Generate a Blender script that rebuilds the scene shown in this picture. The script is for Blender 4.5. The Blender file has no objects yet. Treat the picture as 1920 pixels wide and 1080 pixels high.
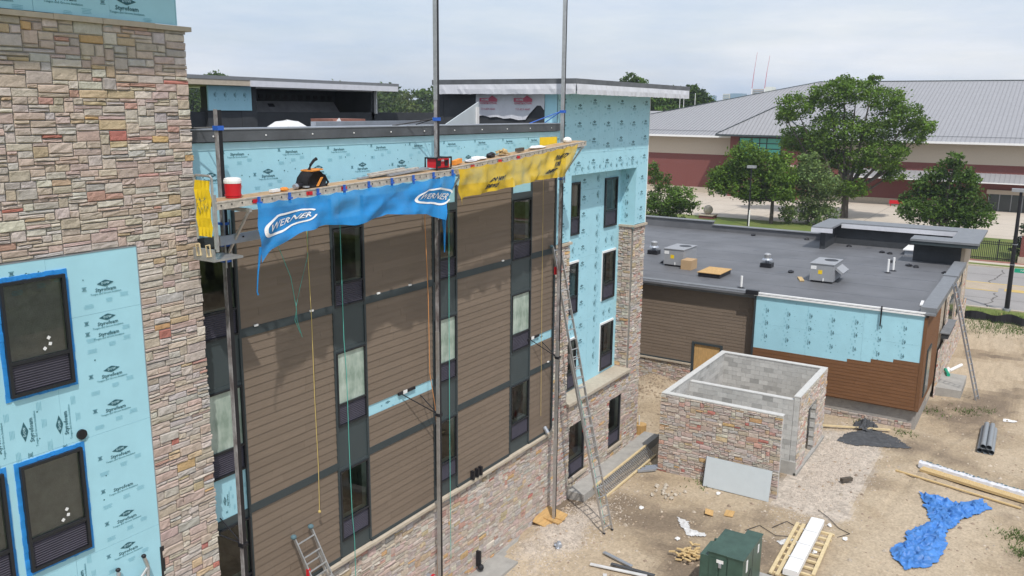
import bpy, math, random
import numpy as np
from mathutils import Vector, Matrix, noise
random.seed(7); RNG = np.random.default_rng(7)
scene = bpy.context.scene
C = scene.collection

# ------------------------------------------------------------------ camera
cam_d = bpy.data.cameras.new('camera'); cam = bpy.data.objects.new('camera', cam_d); C.objects.link(cam)
yaw, pitch, roll = math.radians(57.7316), math.radians(11.9100), math.radians(0.5961)
fw = Vector((math.sin(yaw)*math.cos(pitch), math.cos(yaw)*math.cos(pitch), -math.sin(pitch)))
rt = Vector((math.cos(yaw), -math.sin(yaw), 0)); up = rt.cross(fw)
r2 = math.cos(roll)*rt + math.sin(roll)*up; u2 = -math.sin(roll)*rt + math.cos(roll)*up
cam.matrix_world = Matrix(((r2.x, u2.x, -fw.x, 0), (r2.y, u2.y, -fw.y, 0), (r2.z, u2.z, -fw.z, 13.8), (0, 0, 0, 1)))
cam_d.sensor_width = 36; cam_d.lens = 1591.13/1920*36; cam_d.clip_start = 0.1; cam_d.clip_end = 9000
scene.camera = cam

# ------------------------------------------------------------------ light
SX, SY = 0.5, 0.46                                   # shadow shift per metre of height
el = math.atan(1/math.hypot(SX, SY))
w = bpy.data.worlds.new('World'); scene.world = w; w.use_nodes = True
nt = w.node_tree; nt.nodes.clear()
out = nt.nodes.new('ShaderNodeOutputWorld'); bg = nt.nodes.new('ShaderNodeBackground'); bg.inputs['Strength'].default_value = 0.15
sky = nt.nodes.new('ShaderNodeTexSky'); sky.sky_type = 'NISHITA'; sky.sun_disc = False
sky.sun_elevation = el; sky.sun_rotation = math.atan2(-SX, -SY) ; sky.dust_density = 3.0; sky.air_density = 1.3; sky.ozone_density = 1.5
tc = nt.nodes.new('ShaderNodeTexCoord'); mp = nt.nodes.new('ShaderNodeMapping'); mp.inputs['Scale'].default_value = (1.6, 1.6, 9.0)
nz = nt.nodes.new('ShaderNodeTexNoise'); nz.inputs['Scale'].default_value = 2.2; nz.inputs['Detail'].default_value = 7; nz.inputs['Roughness'].default_value = .6
rp = nt.nodes.new('ShaderNodeValToRGB'); rp.color_ramp.elements[0].position = .42; rp.color_ramp.elements[0].color = (.80, .80, .80, 1)
rp.color_ramp.elements[1].position = .68; rp.color_ramp.elements[1].color = (.97, .97, .97, 1)
mx = nt.nodes.new('ShaderNodeMix'); mx.data_type = 'RGBA'; mx.inputs['B'].default_value = (5.0, 5.3, 6.0, 1)
L = nt.links.new
L(tc.outputs['Generated'], mp.inputs['Vector']); L(mp.outputs['Vector'], nz.inputs['Vector']); L(nz.outputs['Fac'], rp.inputs['Fac'])
L(rp.outputs['Color'], mx.inputs['Factor']); L(sky.outputs['Color'], mx.inputs['A'])
nz2 = nt.nodes.new('ShaderNodeTexNoise'); nz2.inputs['Scale'].default_value = 1.3; nz2.inputs['Detail'].default_value = 8; nz2.inputs['Roughness'].default_value = .62
rp2 = nt.nodes.new('ShaderNodeValToRGB'); rp2.color_ramp.elements[0].position = .35; rp2.color_ramp.elements[0].color = (3.15, 3.75, 4.70, 1)
rp2.color_ramp.elements[1].position = .72; rp2.color_ramp.elements[1].color = (5.0, 5.12, 5.35, 1)
L(mp.outputs['Vector'], nz2.inputs['Vector']); L(nz2.outputs['Fac'], rp2.inputs['Fac']); L(rp2.outputs['Color'], mx.inputs['B'])
L(mx.outputs['Result'], bg.inputs['Color']); L(bg.outputs['Background'], out.inputs['Surface'])
sun_d = bpy.data.lights.new('sun', 'SUN'); sun_d.energy = 2.7; sun_d.angle = math.radians(1.0); sun_d.color = (1, .955, .89)
sun = bpy.data.objects.new('sun', sun_d); C.objects.link(sun); sun.location = (0, 0, 60)
sun.rotation_euler = Vector((SX, SY, -1)).to_track_quat('-Z', 'Y').to_euler()
scene.view_settings.view_transform = 'Standard'; scene.view_settings.look = 'None'
scene.view_settings.exposure = 0.30; scene.view_settings.gamma = 1
scene.cycles.max_bounces = 6; scene.cycles.transparent_max_bounces = 12

# ------------------------------------------------------------------ materials
def mat(name, col, rough=.8, var=.0, scale=4., bump=0., bscale=40., metal=0., spec=.3, attr=False, vec=(1, 1, 1), col2=None, detail=5, trans=0.):
    m = bpy.data.materials.new(name); m.use_nodes = True; t = m.node_tree; b = t.nodes['Principled BSDF']
    b.inputs['Base Color'].default_value = (*col, 1); b.inputs['Roughness'].default_value = rough
    b.inputs['Metallic'].default_value = metal; b.inputs['Specular IOR Level'].default_value = spec
    g = t.nodes.new('ShaderNodeTexCoord'); mpn = t.nodes.new('ShaderNodeMapping'); mpn.inputs['Scale'].default_value = vec
    t.links.new(g.outputs['Object'], mpn.inputs['Vector']); src = None
    if attr:
        a = t.nodes.new('ShaderNodeAttribute'); a.attribute_name = 'Col'; src = a.outputs['Color']
    if var > 0 or col2:
        n = t.nodes.new('ShaderNodeTexNoise'); n.inputs['Scale'].default_value = scale; n.inputs['Detail'].default_value = detail; n.inputs['Roughness'].default_value = .62
        t.links.new(mpn.outputs['Vector'], n.inputs['Vector'])
        if col2:
            r = t.nodes.new('ShaderNodeMapRange'); r.inputs['From Min'].default_value = .35; r.inputs['From Max'].default_value = .65
            t.links.new(n.outputs['Fac'], r.inputs['Value'])
            x = t.nodes.new('ShaderNodeMix'); x.data_type = 'RGBA'; x.inputs['A'].default_value = (*col, 1); x.inputs['B'].default_value = (*col2, 1)
            t.links.new(r.outputs['Result'], x.inputs['Factor']); src = x.outputs['Result']
        else:
            r = t.nodes.new('ShaderNodeMapRange'); r.inputs['From Min'].default_value = .3; r.inputs['From Max'].default_value = .7
            r.inputs['To Min'].default_value = 1-var; r.inputs['To Max'].default_value = 1+var
            t.links.new(n.outputs['Fac'], r.inputs['Value'])
            x = t.nodes.new('ShaderNodeVectorMath'); x.operation = 'SCALE'
            if src: t.links.new(src, x.inputs[0])
            else: x.inputs[0].default_value = col
            t.links.new(r.outputs['Result'], x.inputs['Scale']); src = x.outputs['Vector']
    if src: t.links.new(src, b.inputs['Base Color'])
    if bump > 0:
        n = t.nodes.new('ShaderNodeTexNoise'); n.inputs['Scale'].default_value = bscale; n.inputs['Detail'].default_value = 6; n.inputs['Roughness'].default_value = .65
        t.links.new(mpn.outputs['Vector'], n.inputs['Vector'])
        bb = t.nodes.new('ShaderNodeBump'); bb.inputs['Strength'].default_value = min(1, bump); bb.inputs['Distance'].default_value = .02
        t.links.new(n.outputs['Fac'], bb.inputs['Height']); t.links.new(bb.outputs['Normal'], b.inputs['Normal'])
    if trans > 0:
        tr = t.nodes.new('ShaderNodeBsdfTranslucent'); mm = t.nodes.new('ShaderNodeMixShader'); mm.inputs['Fac'].default_value = trans
        if src: t.links.new(src, tr.inputs['Color'])
        else: tr.inputs['Color'].default_value = (*col, 1)
        t.links.new(b.outputs['BSDF'], mm.inputs[1]); t.links.new(tr.outputs['BSDF'], mm.inputs[2])
        t.links.new(mm.outputs['Shader'], t.nodes['Material Output'].inputs['Surface'])
    return m
def glassmat(name, tint, refl=1.0, rough=.02):
    m = bpy.data.materials.new(name); m.use_nodes = True; t = m.node_tree; t.nodes.clear()
    o = t.nodes.new('ShaderNodeOutputMaterial'); tr = t.nodes.new('ShaderNodeBsdfTransparent'); tr.inputs['Color'].default_value = (*tint, 1)
    g = t.nodes.new('ShaderNodeBsdfGlossy'); g.inputs['Roughness'].default_value = rough
    fr = t.nodes.new('ShaderNodeFresnel'); fr.inputs['IOR'].default_value = 1.7*refl
    mm = t.nodes.new('ShaderNodeMixShader'); t.links.new(fr.outputs['Fac'], mm.inputs['Fac']); t.links.new(tr.outputs['BSDF'], mm.inputs[1]); t.links.new(g.outputs['BSDF'], mm.inputs[2])
    t.links.new(mm.outputs['Shader'], o.inputs['Surface']); return m
def netmat(name, col, alpha, trans):
    m = mat(name, col, .55, var=.12, scale=3, trans=trans, bump=.3, bscale=14); t = m.node_tree
    o = t.nodes['Material Output']; s = o.inputs['Surface'].links[0].from_socket
    tr = t.nodes.new('ShaderNodeBsdfTransparent'); mm = t.nodes.new('ShaderNodeMixShader')
    n = t.nodes.new('ShaderNodeTexNoise'); n.inputs['Scale'].default_value = 1.6
    r = t.nodes.new('ShaderNodeMapRange'); r.inputs['From Min'].default_value = .3; r.inputs['From Max'].default_value = .7; r.inputs['To Min'].default_value = alpha-.12; r.inputs['To Max'].default_value = min(1, alpha+.12)
    g = t.nodes.new('ShaderNodeTexCoord'); t.links.new(g.outputs['Object'], n.inputs['Vector']); t.links.new(n.outputs['Fac'], r.inputs['Value']); t.links.new(r.outputs['Result'], mm.inputs['Fac'])
    t.links.new(tr.outputs['BSDF'], mm.inputs[1]); t.links.new(s, mm.inputs[2]); t.links.new(mm.outputs['Shader'], o.inputs['Surface']); return m

M = dict(
 stone=mat('stone', (.4, .35, .3), .9, var=.16, scale=9, bump=.9, bscale=28, attr=True),
 mortar=mat('mortar', (.33, .31, .29), .95, var=.15, scale=6, bump=.4),
 stonecap=mat('stone_cap', (.46, .40, .32), .85, var=.1, scale=6, bump=.3),
 capwhite=mat('cap_block', (.55, .545, .53), .9, var=.08, scale=5, bump=.4, bscale=40), concrete=mat('concrete', (.36, .35, .33), .9, var=.14, scale=2.5, bump=.35, bscale=30),
 block=mat('block', (.36, .355, .34), .95, var=.08, scale=7, bump=.5, bscale=60, attr=True),
 foam=mat('foam', (.37, .655, .765), .5, var=.05, scale=1.3, spec=.35, bump=.05, bscale=3),
 foamw=mat('foam_rubbed', (.44, .70, .80), .6, var=.07, scale=3),
 ink=mat('ink', (.035, .12, .15), .6), inkmid=mat('ink_mid', (.09, .25, .30), .6), inkfaint=mat('ink_faint', (.15, .40, .48), .6),
 lap=mat('lap', (.2, .16, .13), .75, var=.06, scale=1.5, bump=.25, bscale=50, vec=(1, 1, 8), attr=True),
 siding=mat('siding', (.205, .162, .128), .75, var=.07, scale=1.5, bump=.25, bscale=50, vec=(1, 1, 8)),
 siding2=mat('siding_red', (.165, .080, .038), .7, var=.07, scale=1.5, bump=.25, bscale=50, vec=(1, 1, 8)),
 trim=mat('trim', (.045, .058, .064), .5, var=.06, scale=3),
 panel=mat('spandrel', (.052, .068, .074), .4, var=.05, scale=2),
 frame=mat('frame', (.022, .024, .028), .4),
 grille=mat('grille', (.085, .08, .105), .45, var=.1, scale=3),
 reveal=mat('reveal', (.44, .50, .42), .8, var=.1, scale=3),
 room=mat('room', (.42, .42, .34), .9, col2=(.12, .13, .11), scale=1.4),
 blind=mat('blind', (.78, .88, .82), .6, col2=(.90, .95, .92), scale=1.3, bump=.4, bscale=4),
 smudge=mat('smudge', (.26, .34, .30), .8),
 glass=glassmat('glass', (.92, .96, .93), .98, .01), glassb=glassmat('glass_thin', (.97, .99, .98), .84),
 tape=mat('blue_tape', (.03, .26, .68), .5, var=.15, scale=6, bump=.6, bscale=12),
 membrane=mat('membrane', (.050, .054, .060), .7, var=.16, scale=1.5, bump=.2, bscale=6),
 roofgrey=mat('roof_membrane', (.125, .128, .138), .6, var=.20, scale=.45, bump=.25, bscale=3, detail=8, spec=.5),
 edge=mat('edge_metal', (.19, .20, .215), .55, var=.1, scale=3),
 wrap=mat('wrap', (.62, .63, .68), .35, var=.06, scale=3, bump=1, bscale=5, vec=(1, 1, .5)),
 white=mat('white', (.78, .78, .78), .5, var=.04), blueink=mat('blue_ink', (.12, .32, .62), .6), redink=mat('red_ink', (.50, .12, .18), .7),
 plywood=mat('plywood', (.52, .33, .14), .8, var=.18, scale=3, bump=.3, vec=(1, 6, 1)),
 osb=mat('osb', (.42, .29, .17), .85, var=.2, scale=7),
 wood=mat('wood', (.55, .40, .20), .75, var=.15, scale=5, vec=(1, 6, 6)),
 alu=mat('aluminium', (.52, .52, .52), .42, var=.15, scale=8, metal=.75, spec=.5),
 aludirty=mat('plank_face', (.44, .40, .35), .7, var=.3, scale=9),
 galv=mat('galvanised', (.42, .45, .50), .4, metal=.6, var=.1, scale=4),
 blackp=mat('black_paint', (.018, .018, .022), .4), rust=mat('worn_post', (.46, .45, .46), .5, metal=.3, col2=(.20, .17, .17), scale=7, vec=(1, 1, .6)),
 bluep=mat('blue_paint', (.03, .12, .5), .5), redp=mat('red_paint', (.55, .02, .03), .4), orange=mat('orange', (.75, .28, .05), .6, var=.2, scale=10),
 yellow=mat('yellow', (.80, .55, .02), .5, var=.08), blackf=mat('black_cloth', (.015, .015, .018), .8, bump=.5, bscale=15),
 bluenet=netmat('blue_net', (.022, .27, .66), .93, .22), yellownet=netmat('yellow_net', (.70, .46, .02), .84, .3),
 tarp=mat('tarp', (.06, .20, .52), .45, var=.25, scale=2.5, bump=1.0, bscale=5, spec=.4), greyfab=mat('grey_fabric', (.075, .078, .085), .85, var=.2, scale=5, bump=.5, bscale=10),
 green=mat('green_paint', (.05, .095, .075), .42, var=.22, scale=3, bump=.1, bscale=6), hvacd=mat('seam_metal', (.245, .245, .26), .5), hvac=mat('hvac', (.30, .31, .33), .5, var=.05), card=mat('cardboard', (.45, .31, .18), .85, var=.05),
 frost=mat('frosted_pane', (.24, .32, .27), .22, col2=(.50, .58, .52), scale=2.0, spec=.5, detail=3, vec=(1.4, 1, .7)), mitt=mat('rubber_mitt', (.10, .17, .20), .7), pipe=mat('grey_pipe', (.24, .26, .28), .45), bark=mat('bark', (.10, .085, .07), .95, var=.25, scale=8, bump=.6),
 leaf=mat('leaf', (.05, .09, .02), .6, attr=True, trans=.28, spec=.25), grassm=mat('grass_field', (.10, .15, .030), .95, col2=(.16, .18, .05), scale=.25, bump=.4),
 grassb=mat('grass_blades', (.09, .15, .03), .8, attr=True, trans=.2),
 asphalt=mat('road', (.29, .275, .265), .9, var=.08, scale=.4, bump=.2), yel=mat('road_yellow', (.50, .36, .13), .85, var=.15, scale=1), crack=mat('crack', (.11, .10, .095), .9),
 plaza=mat('plaza', (.50, .44, .37), .9, var=.05, scale=.3), brickpave=mat('brick_paving', (.28, .13, .10), .9, var=.2, scale=3),
 brick=mat('brick', (.185, .066, .058), .9, var=.12, scale=3, vec=(1, 1, 5)), cream=mat('cream', (.50, .43, .35), .85, var=.03),
 metalroof=mat('metal_roof', (.30, .30, .315), .5, var=.05, scale=1, spec=.4), teal=mat('teal_glass', (.10, .42, .34), .2, var=.08, scale=.3, spec=.6),
 darkglass=mat('dark_glass', (.03, .04, .04), .15, spec=.6), cone=mat('conifer', (.02, .045, .02), .8, attr=True, trans=.1),
 farwhite=mat('far_white', (.6, .58, .56), .8), farblue=mat('far_blue', (.22, .33, .45), .3), farpink=mat('far_pink', (.50, .42, .40), .8),
 cordg=mat('green_cord', (.10, .42, .36), .7), cordy=mat('yellow_cord', (.55, .42, .15), .7), cordo=mat('orange_cord', (.60, .27, .10), .7),
 film=mat('clear_film', (.62, .62, .62), .3, var=.1), signg=mat('sign_green', (.02, .35, .22), .4), rock=mat('rock', (.42, .34, .26), .95, attr=True),
 insul=mat('insulation_sheet', (.50, .55, .58), .6, var=.03), lightwood=mat('light_wood', (.62, .50, .30), .8, var=.12, scale=6),
)

# ------------------------------------------------------------------ helpers
WL = {}
def tag(o, label=None, cat=None, group=None, kind=None):
    if label: o['label'] = label
    if cat: o['category'] = cat
    if group: o['group'] = group
    if kind: o['kind'] = kind
    return o
def thing(name, label, cat, loc=(0, 0, 0), group=None):
    o = bpy.data.objects.new(name, None); C.objects.link(o); o.location = loc; o.empty_display_size = .3
    WL[o.name] = Vector(loc); return tag(o, label, cat, group)
def link(name, me, parent=None, loc=(0, 0, 0)):
    o = bpy.data.objects.new(name, me); C.objects.link(o)
    if parent is not None: o.parent = parent
    o.location = Vector(loc)-(WL[parent.name] if parent is not None else Vector((0, 0, 0)))
    WL[o.name] = Vector(loc); return o
class MB:
    def __init__(s): s.v = []; s.f = []; s.mi = []; s.c = []; s.ms = []; s.cur = 0; s.col = (1, 1, 1)
    def use(s, m):
        m = M[m] if isinstance(m, str) else m
        if m not in s.ms: s.ms.append(m)
        s.cur = s.ms.index(m); return s
    def face(s, idx): s.f.append(idx); s.mi.append(s.cur); s.c.append(s.col)
    def poly(s, pts):
        n = len(s.v); s.v += [tuple(p) for p in pts]; s.face(tuple(range(n, n+len(pts))))
    def box(s, x0, y0, z0, x1, y1, z1):
        n = len(s.v)
        s.v += [(x0, y0, z0), (x1, y0, z0), (x1, y1, z0), (x0, y1, z0), (x0, y0, z1), (x1, y0, z1), (x1, y1, z1), (x0, y1, z1)]
        for q in ((0, 3, 2, 1), (4, 5, 6, 7), (0, 1, 5, 4), (1, 2, 6, 5), (2, 3, 7, 6), (3, 0, 4, 7)): s.face(tuple(n+i for i in q))
        return s
    def obox(s, o, a, b, c):          # corner + three edge vectors
        o, a, b, c = Vector(o), Vector(a), Vector(b), Vector(c); n = len(s.v)
        s.v += [tuple(p) for p in (o, o+a, o+a+b, o+b, o+c, o+a+c, o+a+b+c, o+b+c)]
        for q in ((0, 3, 2, 1), (4, 5, 6, 7), (0, 1, 5, 4), (1, 2, 6, 5), (2, 3, 7, 6), (3, 0, 4, 7)): s.face(tuple(n+i for i in q))
        return s
    def bar(s, A, B, wd, ht, upv=(0, 0, 1)):
        A, B = Vector(A), Vector(B); d = B-A; sd = d.cross(Vector(upv)); sd = sd.normalized() if sd.length > 1e-6 else Vector((1, 0, 0)); u = sd.cross(d).normalized()
        return s.obox(A-sd*wd/2-u*ht/2, d, sd*wd, u*ht)
    def tube(s, pts, r, n=8, cap=True):
        pts = [Vector(p) for p in pts]; rs = r if isinstance(r, (list, tuple)) else [r]*len(pts); rings = []
        for i, p in enumerate(pts):
            d = (pts[min(i+1, len(pts)-1)]-pts[max(i-1, 0)]).normalized()
            a = d.cross(Vector((0, 0, 1))) if abs(d.z) < .95 else d.cross(Vector((1, 0, 0)))
            a.normalize(); b = d.cross(a); k = len(s.v)
            s.v += [tuple(p+(a*math.cos(t)+b*math.sin(t))*rs[i]) for t in (2*math.pi*j/n for j in range(n))]; rings.append(k)
        for k0, k1 in zip(rings, rings[1:]):
            for j in range(n): s.face((k0+j, k0+(j+1) % n, k1+(j+1) % n, k1+j))
        if cap: s.face(tuple(rings[0]+j for j in range(n))[::-1]); s.face(tuple(rings[-1]+j for j in range(n)))
        return s
    def ball(s, c, rx, ry=None, rz=None, nu=10, nv=6, jit=0.):
        ry = ry or rx; rz = rz or rx; k = len(s.v)
        for i in range(nv+1):
            a = math.pi*i/nv
            for j in range(nu):
                t = 2*math.pi*j/nu; q = 1+random.uniform(-jit, jit)
                s.v.append((c[0]+rx*q*math.sin(a)*math.cos(t), c[1]+ry*q*math.sin(a)*math.sin(t), c[2]+rz*q*math.cos(a)))
        for i in range(nv):
            for j in range(nu): s.face((k+i*nu+j, k+(i+1)*nu+j, k+(i+1)*nu+(j+1) % nu, k+i*nu+(j+1) % nu))
        return s
    def build(s, name, parent=None, smooth=False, col=False, origin=None):
        me = bpy.data.meshes.new(name)
        if parent is None and origin is None: off = Vector((0, 0, 0))
        else: off = Vector(origin) if origin is not None else WL[parent.name]
        me.from_pydata([(a-off.x, b-off.y, c-off.z) for a, b, c in s.v], [], s.f)
        for m in s.ms: me.materials.append(m)
        me.polygons.foreach_set('material_index', s.mi)
        if smooth: me.polygons.foreach_set('use_smooth', [True]*len(s.f))
        if col:
            at = me.color_attributes.new('Col', 'FLOAT_COLOR', 'CORNER'); d = []
            for f, c in zip(s.f, s.c): d += [c[0], c[1], c[2], 1.]*len(f)
            at.data.foreach_set('color', d)
        me.update(); return link(name, me, parent, off)
class Parts:
    """like MB, but every piece added becomes a part of its own"""
    def __init__(s, name, m, parent): s.a = (name, parent); s.m = m
    def use(s, m): s.m = m; return s
    def __getattr__(s, k):
        def f(*a, **kw):
            b = MB().use(s.m); getattr(b, k)(*a, **kw); b.build(s.a[0], s.a[1])
        return f
def B(m): return MB().use(m)
def part(name, m, parent, *boxes, **k):
    b = B(m)
    for q in boxes: b.box(*q)
    return b.build(name, parent, **k)
def copy_tree(o, loc=None, parent=None, label=None):
    c = o.copy(); C.objects.link(c)
    if parent is not None: c.parent = parent
    if loc is not None: c.location = loc
    for ch in o.children:
        copy_tree(ch, parent=c)
    if label: c['label'] = label
    return c

_tx = {}
def text2d(body, size, bold=0., res=1):
    k = (body, size, bold)
    if k in _tx: return _tx[k]
    cu = bpy.data.curves.new('lettering', 'FONT'); cu.body = body; cu.size = size; cu.align_x = 'CENTER'; cu.align_y = 'CENTER'; cu.resolution_u = res; cu.offset = bold
    ob = bpy.data.objects.new('lettering', cu); C.objects.link(ob); dg = bpy.context.evaluated_depsgraph_get(); ev = ob.evaluated_get(dg); me = ev.to_mesh()
    r = ([(v.co.x, v.co.y) for v in me.vertices], [tuple(p.vertices) for p in me.polygons])
    ev.to_mesh_clear(); bpy.data.objects.remove(ob); bpy.data.curves.remove(cu); _tx[k] = r; return r

def cells(u0, v0, u1, v1, holes, us=(), vs=()):
    U = sorted({u0, u1, *[h[i] for h in holes for i in (0, 2) if u0 < h[i] < u1], *[u for u in us if u0 < u < u1]})
    V = sorted({v0, v1, *[h[i] for h in holes for i in (1, 3) if v0 < h[i] < v1], *[v for v in vs if v0 < v < v1]})
    for a, b in zip(U, U[1:]):
        for c, d in zip(V, V[1:]):
            x, z = (a+b)/2, (c+d)/2
            if not any(h[0] < x < h[2] and h[1] < z < h[3] for h in holes): yield a, c, b, d

PAL = [((.475, .40, .335), 30), ((.475, .425, .385), 28), ((.49, .39, .345), 28), ((.49, .385, .26), 7), ((.47, .29, .24), 4), ((.45, .42, .40), 8), ((.54, .36, .19), 2.5), ((.56, .51, .45), 14), ((.44, .18, .15), 1.3)]
PC = [p[0] for p in PAL]; PWT = [p[1] for p in PAL]
def stones(mb, O, U, V, N, W, H, holes=(), cu=.075, cv=.062, ws=(2, 6), hs=(1, 3), seed=1, depth=.045, rag=0., fine=True):
    rnd = random.Random(seed); O, U, V, N = Vector(O), Vector(U), Vector(V), Vector(N)
    nu, nv = max(1, round(W/cu)), max(1, round(H/cv)); cu, cv = W/nu, H/nv
    occ = [[False]*nv for _ in range(nu)]
    for i in range(nu):
        for j in range(nv):
            x, z = (i+.5)*cu, (j+.5)*cv
            if any(h[0] < x < h[2] and h[1] < z < h[3] for h in holes): occ[i][j] = True
    for j in range(nv):
        for i in range(nu):
            if occ[i][j]: continue
            w_, h_ = rnd.randint(*ws), rnd.choices(range(hs[0], hs[1]+1), [4, 4, 1.3, .7][:hs[1]-hs[0]+1])[0]
            if h_ == 1: w_ = max(w_, 3)
            a = 0
            while a < w_ and i+a < nu and not occ[i+a][j]: a += 1
            w_ = a
            if i+w_ < nu and not occ[i+w_][j] and (i+w_+1 >= nu or occ[i+w_+1][j]): w_ += 1
            b = 1
            while b < h_ and j+b < nv and not any(occ[i+k][j+b] for k in range(w_)): b += 1
            h_ = b
            for k in range(w_):
                for q in range(h_): occ[i+k][j+q] = True
            g = .0045; x0, x1, z0, z1 = i*cu+g, (i+w_)*cu-g, j*cv+g, (j+h_)*cv-g
            if rag:
                if i == 0: x0 -= rnd.uniform(0, rag)
                if i+w_ == nu: x1 += rnd.uniform(-rag*.3, rag)
            c = rnd.choices(PC, PWT)[0]; k = rnd.uniform(.86, 1.10); mb.col = tuple(min(1, q*k*rnd.uniform(.96, 1.04)) for q in c)
            d = depth*rnd.uniform(.55, 1.15); sk = [rnd.uniform(-.007, .007) for _ in range(4)]
            ex, ez = min(.016, (x1-x0)*.2), min(.014, (z1-z0)*.22)
            if fine: xs = [x0, x0+ex, x0+(x1-x0)*.34, x0+(x1-x0)*.68, x1-ex, x1]; zs = [z0, z0+ez, (z0+z1)/2, z1-ez, z1]
            else: xs = [x0, x0+ex, (x0+x1)/2, x1-ex, x1]; zs = [z0, z0+ez, z1-ez, z1]
            n0 = len(mb.v); nx, nz_ = len(xs), len(zs); tilt = rnd.uniform(-.1, .1)
            for bi, z in enumerate(zs):
                for ai, x in enumerate(xs):
                    s_, t_ = (x-x0)/(x1-x0), (z-z0)/(z1-z0)
                    dz = sk[0]*(1-s_)*(1-t_)+sk[1]*s_*(1-t_)+sk[2]*(1-s_)*t_+sk[3]*s_*t_
                    bor = ai in (0, nx-1) or bi in (0, nz_-1)
                    dd = .010 if bor else d*(1+tilt*(s_-.5))*rnd.uniform(.72, 1.12)
                    mb.v.append(tuple(O+U*(x+(rnd.uniform(-.004, .004)))+V*(z+dz)+N*dd))
            for bi in range(nz_-1):
                for ai in range(nx-1):
                    q = n0+bi*nx+ai; mb.face((q, q+1, q+nx+1, q+nx))
LAPC = {'a': (.192, .149, .114), 'b': (.175, .083, .038)}
def siding(mb, x0, x1, z0, z1, P, ex=.178, th=.016, c='a'):
    z = z0; k = 0
    while z < z1-.005:
        zt = min(z+ex, z1); xs = [x0]; x = x0+random.uniform(.3, 3.6)
        while x < x1-.15: xs.append(x); x += 3.66
        xs.append(x1); k += 1
        for a_, b_ in zip(xs, xs[1:]):
            t = random.uniform(.945, 1.05); mb.col = tuple(q*t for q in LAPC[c]); _board(mb, a_+(.0025 if a_ > x0 else 0), b_-(.0025 if b_ < x1 else 0), z, zt, P, ex, th)
        z = zt
def _board(mb, x0, x1, z0, z1, P, ex=.178, th=.016):
    """P(x, d, z) -> world point; d is the distance proud of the wall"""
    z = z0
    while z < z1-.005:
        zt = min(z+ex, z1); j = random.uniform(-.0015, .0015)
        a, b, c, d = P(x0, th+j, z), P(x1, th+j, z), P(x1, .003, zt), P(x0, .003, zt)
        mb.poly((a, b, c, d)); mb.poly((P(x0, -.002, z), P(x1, -.002, z), b, a))
        mb.poly((a, d, P(x0, -.004, zt), P(x0, -.004, z))); mb.poly((b, P(x1, -.004, z), P(x1, -.004, zt), c)); z = zt
def foamboards(mb, u0, v0, u1, v1, P, holes=(), bw=1.22, bh=2.44, du=0., dv=0.):
    us = [u0+du+i*bw for i in range(-1, int((u1-u0)/bw)+2)]; vs = [v0+dv+i*bh for i in range(-1, int((v1-v0)/bh)+2)]
    off = {}
    for a, c, b, d in cells(u0, v0, u1, v1, holes, us, vs):
        k = (int((a-u0-du+100*bw+.01)/bw), int((c-v0-dv+100*bh+.01)/bh)); e = off.setdefault(k, random.uniform(0, .006))
        ga = .0022 if any(abs(a-q) < 1e-6 for q in us) else 0; gb = .0022 if any(abs(b-q) < 1e-6 for q in us) else 0
        gc = .0022 if any(abs(c-q) < 1e-6 for q in vs) else 0; gd = .0022 if any(abs(d-q) < 1e-6 for q in vs) else 0
        a += ga; b -= gb; c += gc; d -= gd; t = .0+e
        f = [P(a, t, c), P(b, t, c), P(b, t, d), P(a, t, d)]; k_ = [P(a, -.02, c), P(b, -.02, c), P(b, -.02, d), P(a, -.02, d)]
        mb.poly(f)
        for i in range(4): mb.poly((k_[i], k_[(i+1) % 4], f[(i+1) % 4], f[i]))
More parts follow.
